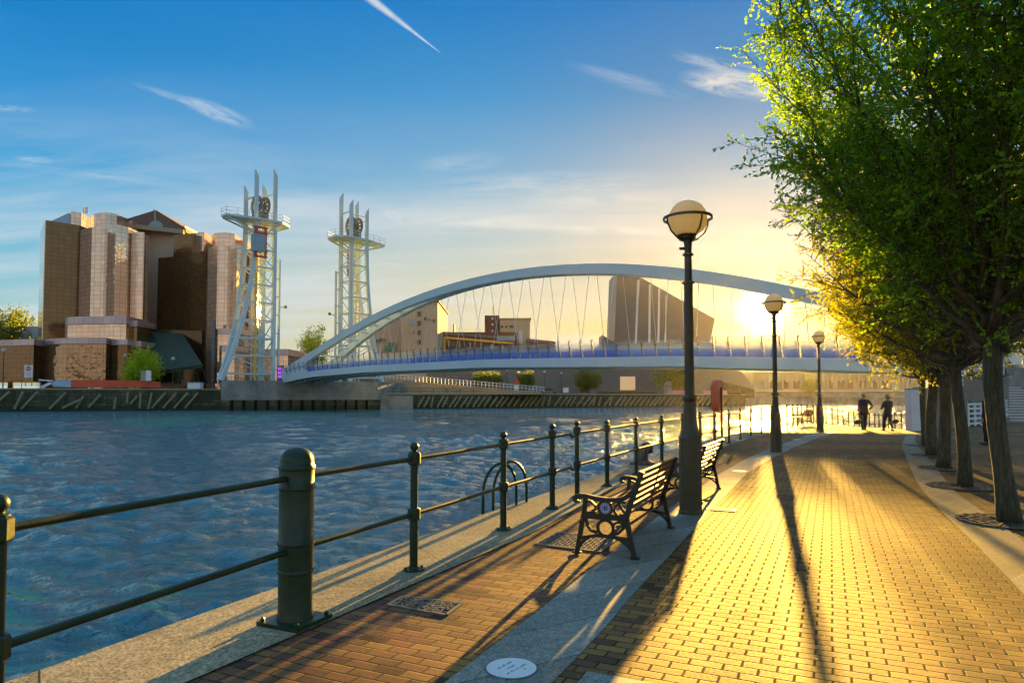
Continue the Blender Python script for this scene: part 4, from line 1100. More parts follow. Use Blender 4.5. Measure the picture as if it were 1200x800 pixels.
# ------------------------------------------------------------------ lifting towers
def make_tower(box=True):
    root = empty('lifting_tower'); H = 27.2
    def leg(kind, y, z):
        if kind < 0: return Vector((-1.75 - 5.0 * max(0, 1 - z / H) ** 2.1, y * (1 - .80 * max(0, 1 - z / H) ** 1.6), z))
        return Vector((1.75, y, z))
    zs = [H * k / 12 for k in range(13)]
    for kind in (-1, 1):
        for y in (-1.75, 1.75):
            b = MB(); b.sweep([leg(kind, y, z) for z in zs], .62, .55, up=Vector((0, 1, 0))); b.build('leg', M['steelw'], root)
    lv = [1.2 + 3.05 * k for k in range(9)]
    for z in lv:
        b = MB()
        for y in (-1.75, 1.75): b.beam(leg(-1, y, z), leg(1, y, z), .26, .26)
        for k_ in (-1, 1): b.beam(leg(k_, -1.75, z), leg(k_, 1.75, z), .24, .24)
        b.build('cross_frame', M['steelw'], root)
    for z0, z1 in zip(lv, lv[1:]):
        b = MB()
        for y in (-1.75, 1.75): b.beam(leg(1, y, z0), leg(-1, y, z1), .13, .13)
        b.beam(leg(1, -1.75, z1), leg(1, 1.75, z0), .13, .13)
        b.build('diagonal_brace', M['steelw'], root)
    # inner guide shaft
    b = MB()
    for x in (-.9, .5):
        for y in (-.7, .7): b.beam((x, y, 0), (x, y, H), .22, .22)
    for k in range(16):
        z = 1 + k * 1.65; b.beam((-.9, -.7, z), (.5, -.7, z + 1.5), .1, .1); b.beam((-.9, -.7, z), (.5, -.7, z), .12, .12); b.beam((-.9, .7, z), (.5, .7, z), .12, .12)
    b.build('guide_shaft', M['steelw'], root)
    # access mast
    b = MB(); b.beam((3.1, -1.2, 0), (3.1, -1.2, 21.5), .32, .32); b.beam((3.1, 1.0, 0), (3.1, 1.0, 21.5), .2, .2)
    for k in range(7): b.beam((1.75, -1.4, 2 + 3.2 * k), (3.1, -1.2, 2 + 3.2 * k), .15, .15); b.beam((3.1, -1.2, 2 + 3.2 * k), (3.1, 1.0, 2 + 3.2 * k), .12, .12)
    b.build('access_mast', M['steelw'], root)
    b = MB(); b.beam((3.1, -1.2, 13), (4.3, -1.2, 13.1), .1, .1); b.sphere((4.4, -1.2, 13.2), .3, 8, 6); b.build('floodlight', M['steeld'], root)
    if box:
        b = MB()
        for x in (-2.0, -.2): b.beam((x, -2.15, 21.1), (x, -2.15, 26.3), .35, .35)
        for z in (21.2, 22.2, 25.2, 26.2): b.beam((-2.3, -2.15, z), (.1, -2.15, z), .4, .3)
        b.build('counterweight_frame', M['redm'], root)
        b = MB(); b.box((-1.9, -2.75, 23.3), (2.0, 1.2, 2.9)); b.build('machine_cabinet', M['bluegrey'], root)
    b = MB(); b.beam((-1.3, -1.2, 0.5), (-1.3, -1.2, 21), .42, .3); b.build('sun_glint_bar', M['yellow'], root)  # yellow bar painted in place of the sun's gold reflection
    # platform
    out = [(-6.6, -.9), (-1.5, -2.6), (2.6, -2.9), (4.9, -1.4), (4.9, 1.4), (2.6, 2.9), (-1.5, 2.6), (-6.6, .9)]
    b = MB(); b.prism(out, H + .25, H + .6); b.build('platform', M['steelw'], root)
    b = MB()
    for x, y in out: b.beam((x * .96, y * .96, H + .15), (max(-1.6, min(1.6, x * .3)), y * .4, H - 1.3), .14, .3)
    b.beam((-6.3, 0, H + .1), (4.6, 0, H + .1), .3, .35); b.build('platform_bracing', M['steelw'], root)
    b = MB()
    for i in range(8):
        p, q = Vector((*out[i], H + .6)), Vector((*out[(i + 1) % 8], H + .6)); nseg = max(1, int((q - p).length / 1.4))
        for k in range(nseg): a = p.lerp(q, k / nseg); b.beam(a, a + Vector((0, 0, 1.15)), .06, .06)
        for z in (1.12, .6): b.beam(p + Vector((0, 0, z)), q + Vector((0, 0, z)), .05, .05)
    b.build('platform_railing', M['steelw'], root)
    for (x, y, h, w) in ((-1.75, -1.75, 8.3, .62), (-1.75, 1.75, 6.2, .62), (1.75, -1.75, 9.2, .68), (1.75, 1.75, 7.2, .7)):
        b = MB(); b.extrude2d([(-w / 2, 0), (w / 2, 0), (w / 2, h - 1.1), (-w / 2, h)], (x, y - .2, H + .6), Vector((1, 0, 0)), Vector((0, 0, 1)), Vector((0, 1, 0)), .4)
        b.build('mast_blade', M['steelw'], root)
    b = MB()
    for y in (-1.75, 1.75): b.beam((-1.75, y, H + 5.0), (1.75, y, H + 5.0), .12, .12) if y > 0 else b.beam((-1.75, -1.75, H + 4.4), (-1.75, 1.75, H + 4.4), .2, .2)
    b.beam((1.75, -1.75, H + 5.6), (1.75, 1.75, H + 5.6), .2, .2); b.build('mast_tie', M['steelw'], root)
    for x in (-.75, .75):
        c = Vector((x, 0, H + 3.3)); b = MB(); rr = 1.55
        b.sweep([c + Vector((0, rr * math.cos(a), rr * math.sin(a))) for a in [2 * math.pi * k / 28 for k in range(28)]], .45, .28, up=Vector((1, 0, 0)), closed=True)
        for k in range(8): a = k * math.pi / 4; b.beam(c, c + Vector((0, rr * math.cos(a), rr * math.sin(a))), .22, .22, up=Vector((1, 0, 0)))
        b.box(c, (.6, .6, .6)); b.build('sheave_wheel', M['steeld'], root)
    b = MB(); b.box((0, 0, H + 1.4), (2.4, 1.4, 1.6)); b.build('winch_housing', M['steeld'], root)
    return root
tw1 = make_tower(); tw1.location = (X(302, 118), 118, 4.25); tw1.rotation_euler = (0, 0, R(50))
tag(tw1, 'nearer and taller looking white lattice lifting tower with red framed counterweight, left of the other', 'tower', 'lifting towers of the footbridge')
tw2 = copy_tree(tw1); tw2.location = (X(413, 131), 131, 4.0); tw2.rotation_euler = (0, 0, R(226)); tag(tw2, 'farther white lattice lifting tower partly behind the footbridge arch', 'tower')

# ------------------------------------------------------------------ footbridge
BL, BR = Vector((X(355, 119), 119, 0)), Vector((35, 47.5, 0))
bu = (BR - BL).normalized(); bn = Vector((-bu.y, bu.x, 0))
if bn.y < 0: bn = -bn
deckz = interp([0, .05, .1, .25, .5, .75, .9, 1], [4.35, 4.85, 5.2, 5.55, 5.5, 4.85, 4.05, 3.5])
archz = lambda t: 4.9 - .5 * t + 11.6 * 4 * t * (1 - t)
HW = 3.6
def Bp(t, lat, z): return BL.lerp(BR, t) + bn * lat + Vector((0, 0, z))
br_ = empty('footbridge', BL); tag(br_, 'white tied arch footbridge with blue glass parapets and crossing cables spanning the water', 'bridge')
LB = lambda p: Vector(p) - BL
def deckbeam(lat, w, h, dz, name, mat, t0=0, t1=1, n=48):
    b = MB(); b.sweep([LB(Bp(t0 + (t1 - t0) * k / n, lat, deckz(t0 + (t1 - t0) * k / n) + dz)) for k in range(n + 1)], w, h); b.build(name, M[mat], br_); return b
deckbeam(-HW, .35, .95, 0, 'fascia_beam', 'arch'); deckbeam(HW, .35, .95, 0, 'fascia_beam', 'arch')
deckbeam(0, HW * 2 - .36, .16, .25, 'deck', 'steeld')
b = MB()
for k in range(61):
    t = k / 60; b.beam(LB(Bp(t, -HW + .2, deckz(t) - .15)), LB(Bp(t, HW - .2, deckz(t) - .15)), .2, .5)
b.build('cross_beam_grid', M['steeld'], br_)
deckbeam(-1.5, .5, .5, -.35, 'girder', 'steelw'); deckbeam(1.5, .5, .5, -.35, 'girder', 'steelw')
for sg in (-1, 1):
    n = 64; pts = []; ws = []
    for k in range(n + 1):
        t = k / n; s_ = 1 - 4 * t * (1 - t); pts.append(LB(Bp(t, sg * (.42 + (HW - .42) * s_), archz(t))))
    b = MB(); hh = [1.05 + 1.1 * max(0, 1 - k / n / .09) for k in range(n + 1)]
    b.sweep(pts, .75, hh); b.build('arch_rib', M['arch'], br_)
    b = MB(); b.add([LB(Bp(t_, sg * (HW - .01), z_)) + bn * e_ for e_ in (-.2, .2) for t_, z_ in ((.004, 4.0), (.07, 4.75), (.085, 5.6), (.06, 7.0), (.004, 5.4))], [(0, 1, 2, 3, 4), (9, 8, 7, 6, 5)] + [(i, 5 + i, 5 + (i + 1) % 5, (i + 1) % 5) for i in range(5)])
    b.build('gusset_plate', M['arch'], br_)
for k in range(9):
    t = .08 + .26 * k / 8
    for tt in (t, 1 - t):
        s_ = 1 - 4 * tt * (1 - tt); lt = .42 + (HW - .42) * s_
        b = MB(); b.beam(LB(Bp(tt, -lt, archz(tt))), LB(Bp(tt, lt, archz(tt))), .25, .25); b.build('rib_spacer', M['arch'], br_)
NC = 25
for k in range(NC):
    t = .10 + .80 * k / (NC - 1); s_ = 1 - 4 * t * (1 - t); dt = .008
    for sg, sh in ((-1, dt), (1, -dt)):
        lt = .42 + (HW - .42) * s_; tb = min(max(t + sh, .05), .97)
        b = MB(); b.tube([LB(Bp(t, sg * lt, archz(t) - .4)), LB(Bp(tb, sg * (HW - .25), deckz(tb) + .4))], .028, 5); b.build('hanger_cable', M['steelw'], br_)
# glass parapets
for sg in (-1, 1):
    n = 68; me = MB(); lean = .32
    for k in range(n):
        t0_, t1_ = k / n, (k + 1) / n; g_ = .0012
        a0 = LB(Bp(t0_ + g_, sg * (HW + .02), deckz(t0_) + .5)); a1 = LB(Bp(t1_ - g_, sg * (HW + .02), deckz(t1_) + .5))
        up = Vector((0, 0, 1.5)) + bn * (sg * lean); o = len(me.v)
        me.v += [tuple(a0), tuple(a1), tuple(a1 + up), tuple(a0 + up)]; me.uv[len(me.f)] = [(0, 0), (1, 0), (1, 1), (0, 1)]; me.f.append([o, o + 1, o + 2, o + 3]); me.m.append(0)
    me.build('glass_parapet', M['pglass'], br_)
    po = None
    for k in range(n + 1 if sg < 0 else 31):
        t = k / n if sg < 0 else k / 30
        a = LB(Bp(t, sg * (HW + .05), deckz(t) + .3))
        if po is None:
            b = MB(); b.beam((0, 0, 0), tuple(Vector((0, 0, 1.85)) + bn * (sg * .42)), .07, .09); b.beam(tuple(Vector((0, 0, 1.85)) + bn * (sg * .42)), tuple(Vector((0, 0, 1.95)) + bn * (sg * .42 - sg * .3)), .08, .08); po = b.build('parapet_post', M['steeld'], br_); c = po
        else: c = po.copy(); COL.objects.link(c); c.parent = br_
        c.location = a
    b = MB(); b.tube([LB(Bp(k / 40, sg * (HW - .15), deckz(k / 40) + 1.35)) for k in range(41)], .035, 5); b.build('handrail', M['steelw'], br_)
# landing deck at the left end
b = MB(); b.sweep([LB(Bp(-.015, 0, 4.3)), LB(Bp(.01, 0, 4.4))], HW * 2, .5); b.build('landing_slab', M['steelw'], br_)
# purple screen at the bridge end
e = empty('lit_sign', P(329, 437, 117)); b = MB(); b.box((0, 0, 0), (1.0, .5, 2.6)); b.build('cabinet', M['steeld'], e)
for z in (.75, .05, -.6):
    b = MB(); b.box((0, -.28, z), (.75, .05, .45)); b.build('screen', M['purple'], e)
tag(e, 'small dark totem with purple lit panels at the left end of the footbridge', 'sign')

# ------------------------------------------------------------------ mirrored towers on the left
def tower_poly(pts, dback, ztop, mat, parent, name='glazed_bay', zb=2.5, top='greybld', band=None):
    f = [(X(px, d), d) for px, d in pts]; poly = f + [(f[-1][0], dback), (f[0][0], dback)]
    b = MB(); b.prism(poly, zb, ztop, mi=0, mtop=1); o = b.build(name, [M[mat], M[top]], parent); return poly
off = empty('office_tower', (0, 0, 0)); tag(off, 'left cluster of bronze mirror glass office towers with a gabled tower behind', 'building')
off2 = empty('office_tower', (0, 0, 0)); tag(off2, 'right cluster of bronze mirror glass office towers with a dark flank, beside the lifting tower', 'building')
T = lambda py, d: Z(py, d)
# left cluster
tower_poly([(42, 141), (48, 131), (88, 135)], 150, T(261, 133), 'bronze_dark_reflection', off, 'slab_block')
b = MB(); b.prism([bp(42.3, 140.5), bp(42.0, 140.0), bp(47.0, 130.9), bp(48, 131)], 2.5, T(262, 133)); b.build('corner_glazing', M['bronze'], off)
tower_poly([(88, 135.4), (90, 134), (103, 131.6), (118, 131.8), (131, 129.6), (146, 131.8)], 136.5, T(265, 131), 'bronze', off)
tower_poly([(148, 134), (150, 132.4), (165, 132.0), (167.5, 134.5)], 135.6, T(272, 132), 'bronze', off)
tower_poly([(143, 149.5), (213, 146)], 165, T(266, 147), 'tanpanel', off, 'rear_block')
tower_poly([(74, 148), (78, 145), (90, 146), (96, 149)], 158, T(249, 146), 'bronze', off, 'penthouse')
tower_poly([(102, 144), (105, 141), (119, 140), (132, 141.5), (141, 144)], 153, T(250, 141), 'bronze', off, 'penthouse')
tower_poly([(141, 145), (150, 143)], 150, T(258, 143), 'bronze', off, 'penthouse')
tower_poly([(96, 150), (104, 150)], 156, T(252, 150), 'steeld', off, 'plant_room') if False else None
# blue sloped roof behind the slab
b = MB(); b.extrude2d([(X(50, 147), T(261, 147)), (X(76, 147), T(249, 147)), (X(76, 147), T(263, 147)), (X(50, 147), T(263, 147))], (0, 147, 0), Vector((1, 0, 0)), Vector((0, 0, 1)), Vector((0, 1, 0)), 9); b.build('sloped_glazing', M['bluepanel'], off)
# gable
d = 145.2
b = MB(); b.extrude2d([(X(142, d), T(257, d)), (X(178, d), T(246, d)), (X(214, d), T(267.5, d)), (X(214, d), T(272, d)), (X(142, d), T(264, d))], (0, d, 0), Vector((1, 0, 0)), Vector((0, 0, 1)), Vector((0, 1, 0)), 16); b.build('gable_roof', M['brownroof'], off)
b = MB(); b.beam((X(143, d - .4), d - .4, T(265, d)), (X(212, d - .4), d - .4, T(272.5, d)), .8, .9); b.build('cornice', M['tan'], off)
b = MB(); cx_, cz_ = X(178.5, d), T(266.5, d); rr = 8.5 * d / 800
b.extrude2d([(cx_ + rr * math.cos(a), cz_ + rr * .95 * math.sin(a)) for a in [math.pi * k / 14 for k in range(15)]], (0, d - .15, 0), Vector((1, 0, 0)), Vector((0, 0, 1)), Vector((0, 1, 0)), .3); b.build('arched_window', M['bluegrey'], off)
b = MB(); b.beam((cx_, d - .2, cz_ + rr * .9), (cx_ - .2, d - .2, T(246, d)), .4, .2, up=Vector((0, 1, 0))); b.build('keystone_strip', M['tan'], off)
b = MB(); b.beam((X(93, 146), 146, T(258, 146)), (X(93, 146), 146, T(242, 146)), .12, .12)
for k in range(5): b.beam((X(92, 146), 146, T(244 + k * 1.6, 146)), (X(98, 146), 146, T(243 + k * 1.6, 146)), .1, .1)
b.build('antenna', M['steeld'], off)
# podiums
def podium(pts, dback, ytop, yband, ybase, parent, glass='bronze'):
    dm = pts[len(pts) // 2][1]
    tower_poly([(a, c_) for a, c_ in pts], dback, T(yband, dm), glass, parent, 'podium', zb=T(ybase, dm))
    f = [(X(px, d_ - .5), d_ - .5) for px, d_ in pts]; b = MB(); b.prism(f + [(f[-1][0] + .4, dback), (f[0][0] - .4, dback)], T(yband, dm) - .05, T(ytop, dm)); b.build('parapet_band', M['band'], parent)
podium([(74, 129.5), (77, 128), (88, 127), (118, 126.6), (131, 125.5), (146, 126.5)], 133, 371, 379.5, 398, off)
podium([(50, 127), (60, 124.5), (77, 123), (123, 122.5), (124, 124)], 130, 396, 402.5, 447, off, 'bronze_mid_reflection')
podium([(127, 125), (130, 124), (148, 123.6)], 131, 398, 404, 447, off, 'bronze_dark_reflection')
podium([(149, 127.5), (159, 127)], 132, 376, 382, 447, off, 'bronze_dark_reflection'); podium([(151, 125.3), (164, 125)], 129, 400, 406, 447, off, 'bronze_mid_reflection')
podium([(-60, 130), (2, 126), (38, 123.5), (42, 125)], 138, 397, 404, 447, off, 'bronze_dark_reflection')
b = MB(); b.box((X(34, 150), 150, T(391, 150)), (4.2, .6, 3.2)); b.build('side_wing', M['bluepanel'], off)
# right cluster
tower_poly([(182, 141), (201, 139.5), (239, 133.2)], 152, T(300, 139), 'bronze_dark_reflection', off2, 'slab_block')
tower_poly([(200, 142), (222, 140.5)], 153, T(274, 141), 'bronze_dark_reflection', off2, 'slab_block')
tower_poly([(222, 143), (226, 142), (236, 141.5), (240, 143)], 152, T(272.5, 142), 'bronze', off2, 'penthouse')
tower_poly([(236, 138), (239, 133.4)], 150, T(285, 134), 'bronze_dark_reflection', off2, 'slab_block')
tower_poly([(239.3, 133.6), (241, 132.8), (252, 130.8), (264, 131.2), (275, 129.4), (286, 131.4)], 135, T(288, 131), 'bronze', off2)
tower_poly([(288, 132.6), (290, 131.5), (300, 131)], 133, T(293, 131.5), 'bronze', off2)
tower_poly([(245, 141), (249, 139), (261, 138.4), (272, 139.5), (276, 142)], 150, T(273, 139), 'bronze', off2, 'penthouse')
tower_poly([(274, 143), (284, 141.5)], 149, T(281, 142), 'bronze', off2, 'penthouse')
podium([(251, 127), (254, 126), (266, 125.6), (278, 125)], 131, 385, 391, 449, off2, 'bronze')
podium([(256, 124.5), (259, 123.4), (274, 123)], 128, 405, 411, 449, off2, 'bronze')
podium([(300, 134), (318, 133), (337, 133)], 142, 409, 416, 449, off2, 'bronze')
b = MB(); b.beam((X(249.5, 126), 126, 3), (X(249.5, 126), 126, T(375, 126)), .5, .5); b.build('flue', M['steeld'], off2)
# sloping glass atrium between
at = empty('glass_atrium', (X(200, 128), 128, 0)); tag(at, 'sloping dark green glass atrium roof between the two mirrored office clusters', 'building')
o = Vector((X(200, 128), 128, 0))
q = [P(166, 386, 134), P(209, 388, 134), P(237, 427, 122), P(174, 436, 122)]
q = [P(166, 385, 134), P(212, 388, 134), P(238, 428, 121.5), P(178, 437, 121.5)]
b = MB(); b.v = [tuple(p - o) for p in q] + [tuple(p - o - Vector((0, 0, .4))) for p in q]
b.f = [[0, 1, 2, 3], [7, 6, 5, 4], [0, 4, 5, 1], [1, 5, 6, 2], [2, 6, 7, 3], [3, 7, 4, 0]]; b.m = [0] * 6; b.uv[0] = [(0, 12), (10, 12), (10, 0), (0, 0)]; b.build('sloping_roof', M['greenroof'], at)
b = MB(); b.extrude2d([(X(178, 134), 2.7), (X(238, 134), 2.7), (X(238, 134), T(388, 134)), (X(166, 134), T(386, 134))], -o + Vector((0, 133, 0)) + Vector((0, 0, 0)), Vector((1, 0, 0)), Vector((0, 0, 1)), Vector((0, 1, 0)), .5); b.build('rear_wall', M['bronze_dark_reflection'], at)
b = MB()
for px in (182, 204, 228, 237): b.beam(P(px, 432, 122) - o, P(px + 6, 449, 121) - o, .22, .22)
b.beam(q[3] - o, q[2] - o, .3, .4); b.build('strut', M['greenroof'], at)

# ------------------------------------------------------------------ background buildings
FX, FZ, FY = Vector((1, 0, 0)), Vector((0, 0, 1)), Vector((0, 1, 0))
def flat(px_pts, d, th, name, mat, parent, o):
    b = MB(); b.extrude2d([(X(a, d, c) - o.x, Z(c, d) - o.z) for a, c in px_pts], (0, d - o.y, 0), FX, FZ, FY, th); return b.build(name, M[mat], parent)
def pbox(x0, x1, y0, y1, d, dep, name, mat, parent, o):
    return flat([(x0, y1), (x1, y1), (x1, y0), (x0, y0)], d, dep, name, mat, parent, o)
def building(name, px, d, label, cat='building'):
    e = empty(name, (X(px, d), d, 2)); tag(e, label, cat); return e, Vector((X(px, d), d, 2))
e, o = building('mill_building', 475, 210, 'tall beige mill building with small windows and a faded green mark seen behind the arch')
pbox(432, 486.5, 373, 452, 212, 40, 'wing', 'beige', e, o); flat([(470, 452), (513, 452), (513, 353), (487, 353), (470, 371)], 209, 30, 'tower_block', 'cream', e, o)
pbox(486, 514.5, 351.2, 353.6, 208, 33, 'parapet', 'brick_far', e, o)
for k in range(4): pbox(489, 493, 365 + k * 11, 370.5 + k * 11, 208.6, .5, 'window', 'dglass', e, o)
for x_ in (497, 502, 507): pbox(x_, x_ + 2, 371.5 + (x_ - 497) * .25, 375 + (x_ - 497) * .25, 208.6, .5, 'window', 'dglass', e, o)
pbox(479, 485, 374, 381, 208.6, .5, 'window', 'bluegrey', e, o); pbox(479, 485, 388, 390.5, 208.6, .5, 'window', 'bluegrey', e, o)
b = MB(); b.sweep([P(436 + 7 * k / 4, 402 + 0 - 0, 211.6) - o if False else P(437 + 14 * math.sin(R(k * 18)), 404 - 7.5 * math.sin(R(20 + k * 24)), 211.6) - o for k in range(6)], .3, 1.4, up=FY); b.build('green_arc_mark', M['green'], e)
flat([(449, 411), (457, 411), (457, 401), (455, 401), (454, 405), (451, 405)], 211.6, .3, 'green_letter', 'green', e, o)
flat([(457.5, 411), (459, 411), (459.5, 404), (460.5, 411), (462, 411), (462.5, 404), (463, 411), (464, 411), (464, 401), (457, 401)], 211.6, .3, 'green_letter', 'green', e, o)
e, o = building('brick_warehouse', 560, 225, 'long dark red brick warehouse with a yellow framed window band, behind the footbridge')
pbox(511, 606, 389, 452, 225, 30, 'wall', 'brick_far', e, o)
flat([(512, 387.5), (606, 396), (606, 398), (512, 391)], 224.5, 32, 'roof', 'steeld', e, o)
flat([(519.5, 394), (601, 401), (601, 403), (522, 396.5), (522, 412), (519.5, 412)], 224.2, .8, 'yellow_frame', 'yellow', e, o)
for k in range(18):
    x_ = 525 + k * 4.2; yy = 397 + (x_ - 525) * .088; pbox(x_, x_ + 1.7, yy + 1.6, yy + 9, 224.6, .3, 'window', 'dglass' if k % 3 else 'cream', e, o)
b = MB(); b.beam(P(532, 390, 226) - o, P(532, 380, 226) - o, .5, .5); b.build('chimney', M['steeld'], e)
e, o = building('brick_tower_block', 577, 230, 'slim brown brick tower block behind the bridge, left of the cream block')
pbox(568, 585.5, 369.5, 400, 230, 14, 'wall', 'brick_far', e, o)
for y_ in (372, 379, 386.5): pbox(576, 578.2, y_, y_ + 2.2, 229.7, .3, 'window', 'white', e, o)
b = MB(); b.beam(P(578, 370, 231) - o, P(578, 359, 231) - o, .3, .3); b.build('aerial', M['steeld'], e)
e, o = building('cream_block', 604, 228, 'cream rendered block with a flat roof and two dark windows behind the bridge')
pbox(586, 621, 374, 412, 228, 20, 'wall', 'cream', e, o); pbox(585, 622.5, 372.5, 374.6, 227.5, 22, 'roof_edge', 'tan', e, o)
pbox(587, 589.5, 381.5, 384, 227.7, .3, 'window', 'dglass', e, o); pbox(592, 594.5, 381.5, 384, 227.7, .3, 'window', 'dglass', e, o); pbox(597, 601.5, 381, 384, 227.7, .3, 'window', 'dglass', e, o)
pbox(608, 612, 387, 403, 227.7, .3, 'banner', 'white', e, o); pbox(582, 603, 393.5, 399, 224, 3, 'rooftop_plant', 'bluegrey', e, o)
e, o = building('low_shed', 634, 232, 'low grey roofed shed right of the cream block behind the bridge')
flat([(617, 412), (651, 412), (651, 402), (650, 400.5), (618, 397), (617, 399)], 226, 22, 'walls', 'brick_far', e, o); flat([(616.5, 399.5), (651.5, 402.8), (651, 400), (640, 398.6), (617, 396.4)], 225.5, 23, 'roof', 'greybld', e, o)
# museum shard
e, o = building('museum', 775, 185, 'angular metal clad museum with a tall slanting shard tower against the sunset', 'museum')
b = MB()
sh = [(720, 402), (723.5, 317.5), (741, 319.5), (837.5, 373.5), (832, 402)]
flat(sh, 188, 16, 'shard', 'clad', e, o)
flat([(706, 402), (706, 392.5), (722, 402)], 189, 8, 'lower_wedge', 'clad', e, o)
for x0, y0, x1, y1 in ((748, 328, 745, 402), (761.5, 333, 761, 402), (772.5, 338, 771.5, 402), (780.5, 346, 780, 402)):
    b = MB(); b.beam(P(x0, y0, 187.9) - o, P(x1, y1, 187.9) - o, .55 if x0 < 779 else .25, .12, up=FY); b.build('light_slot', M['white'], e)
flat([(500, 466), (500, 437), (640, 431), (760, 428), (845, 428), (870, 436), (882, 452), (882, 466)], 186, 40, 'curved_hall', 'greybld', e, o)
flat([(706, 402.2), (835, 402.2), (838, 431), (700, 431)], 191, 20, 'upper_hall', 'clad', e, o)
pbox(727, 744.5, 441, 457, 185.6, .5, 'lit_opening', 'lit', e, o)
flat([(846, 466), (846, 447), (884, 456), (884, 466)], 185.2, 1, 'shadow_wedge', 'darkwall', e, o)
# broadcast studio block
e, o = building('studio_block', 980, 260, 'long tan studio block with pale vertical strips across the water beyond the lamps')
pbox(884, 1085, 436, 466, 262, 30, 'wall', 'tan', e, o); pbox(884, 1090, 457.2, 458.2, 258, 4, 'walkway', 'white', e, o)
rr_ = random.Random(9)
for k in range(34):
    x_ = 896 + k * 5.2; y_ = 438 if k % 2 else 445.5; pbox(x_, x_ + 2.0, y_, y_ + 10, 261.4, .5, 'pale_strip', 'cream', e, o)
for k in range(12): pbox(903 + k * 13, 911 + k * 13, 446, 455, 261.7, .3, 'window_bay', 'brick_far', e, o)
pbox(1045, 1054, 445, 457, 261.2, .5, 'window_bay', 'cream', e, o); pbox(872, 1085, 460, 467, 240, 10, 'lower_terrace', 'concrete', e, o)
# white ramp with balustrade on the far bank
e, o = building('access_ramp', 540, 135, 'sandy ramp with a white balustrade descending to the right under the footbridge', 'ramp')
flat([(444, 462), (444, 443), (630, 459), (640, 462)], 138, 6, 'ramp_wall', 'tan', e, o)
for k in range(46):
    px = 444 + k * 4.3; yb = 443 + (px - 444) * .086
    b = MB(); a = P(px, yb, 137.6) - o; b.beam(a, a + Vector((0, 0, 1.05)), .16, .10); b.build('baluster', M['white'], e)
for dz in (1.05, .5): b = MB(); b.beam(P(444, 443, 137.6) - o + Vector((0, 0, dz)), P(638, 459.7, 137.6) - o + Vector((0, 0, dz)), .10, .10); b.build('balustrade_rail', M['white'], e)
# low concrete ledge right of plinth
oriented([bp(443, 125.5), bp(484, 129.2), bp(484, 133), bp(443, 131)], -3, 1.75, 'landing_ledge', 'concrete', 'low stained concrete ledge just right of the tower plinth at the water', 'ledge')

# small things on the far bank
def pole_lamp(px, d, zg, ytop, label, glob=.32):
    e = empty('bank_lamp', (X(px, d), d, zg)); zt = Z(ytop, d) - zg
    b = MB(); b.lathe([(.09, 0), (.07, zt)], n=8); b.build('pole', M['pole'], e); b = MB(); b.sphere((0, 0, zt), glob, 12, 8); b.build('globe', M['globe'], e, smooth=True)
    tag(e, label, 'street lamp', 'small globe lamps on the far bank')
pole_lamp(3, 116, 2.7, 410.5, 'small globe lamp at the far left edge of the far bank', .4)
pole_lamp(145.5, 119, 2.7, 416.5, 'small globe lamp on the far bank just left of the bright bush', .34)
pole_lamp(202, 119, 2.7, 420, 'small globe lamp on the far bank in front of the green glass atrium', .34)
for px, py, l_ in ((521, 435.5, 'leftmost'), (594, 433.5, 'second'), (607, 436, 'third'), (638, 435.5, 'fourth'), (658, 437, 'rightmost')):
    pole_lamp(px, 165, 1.95, py, l_ + ' small lamp on the bank under the footbridge', .3)
e = empty('no_entry_sign', P(33.5, 435, 110)); b = MB(); b.box((0, 0, 0), (1.35, .08, 2.0)); b.build('sign_board', M['white'], e)
b = MB(); b.extrude2d([(.38 * math.cos(a), .45 + .38 * math.sin(a)) for a in [2 * math.pi * k / 20 for k in range(20)]], (0, -.07, 0), FX, FZ, FY, .04); b.build('red_disc', M['redm'], e)
b = MB(); b.box((0, -.09, .45), (.5, .04, .14)); b.build('white_bar', M['white'], e)
b = MB()
for k in range(4): b.box((0, -.06, -.2 - .17 * k), (.9 - .2 * (k % 2), .03, .05))
b.build('lettering', M['bluegrey'], e)
for x_ in (-.5, .5):
    b = MB(); b.box((x_, .1, -.6), (.1, .1, 3.6)); b.build('sign_post', M['yellow'], e)
tag(e, 'white no entry sign board with a red disc on two posts at the left bank', 'sign')
# banner on the fence
D0 = 108.2
e = empty('banner', P(135, 450, D0)); o = P(135, 450, D0)
wl = lambda px: wall_d(left_line, px) - .25
pts = [(83, 445.2, 453.6), (110, 445, 453.6), (140, 445.6, 453.6), (165, 446.2, 453.8), (188, 447, 453.8)]
b = MB()
for a_, c_ in zip(pts, pts[1:]):
    v = [P(a_[0], a_[2], wl(a_[0])), P(c_[0], c_[2], wl(c_[0])), P(c_[0], c_[1], wl(c_[0])), P(a_[0], a_[1], wl(a_[0]))]
    b.add([p - o for p in v] + [p - o + Vector((0, .06, 0)) for p in v], [(0, 1, 2, 3), (7, 6, 5, 4), (0, 4, 5, 1), (2, 6, 7, 3)])
b.build('red_sheet', M['banner'], e)
b = MB(); v = [P(62, 453, wl(62)), P(83, 453.6, wl(83)), P(83, 445.2, wl(83)), P(66, 444.8, wl(66)), P(60, 449, wl(60))]
b.add([p - o for p in v] + [p - o + Vector((0, .06, 0)) for p in v], [(0, 1, 2, 3, 4), (9, 8, 7, 6, 5)] + [(i, 5 + i, 5 + (i + 1) % 5, (i + 1) % 5) for i in range(5)]); b.build('pale_end', M['bluepanel'], e)
b = MB(); v = [P(45, 444.3, wl(45)), P(62, 445.6, wl(62)), P(62, 447, wl(62)), P(45, 445.6, wl(45))]; b.add([p - o for p in v] + [p - o + Vector((0, .06, .02)) for p in v], [(0, 1, 2, 3), (7, 6, 5, 4), (0, 4, 5, 1), (1, 5, 6, 2), (2, 6, 7, 3), (3, 7, 4, 0)])
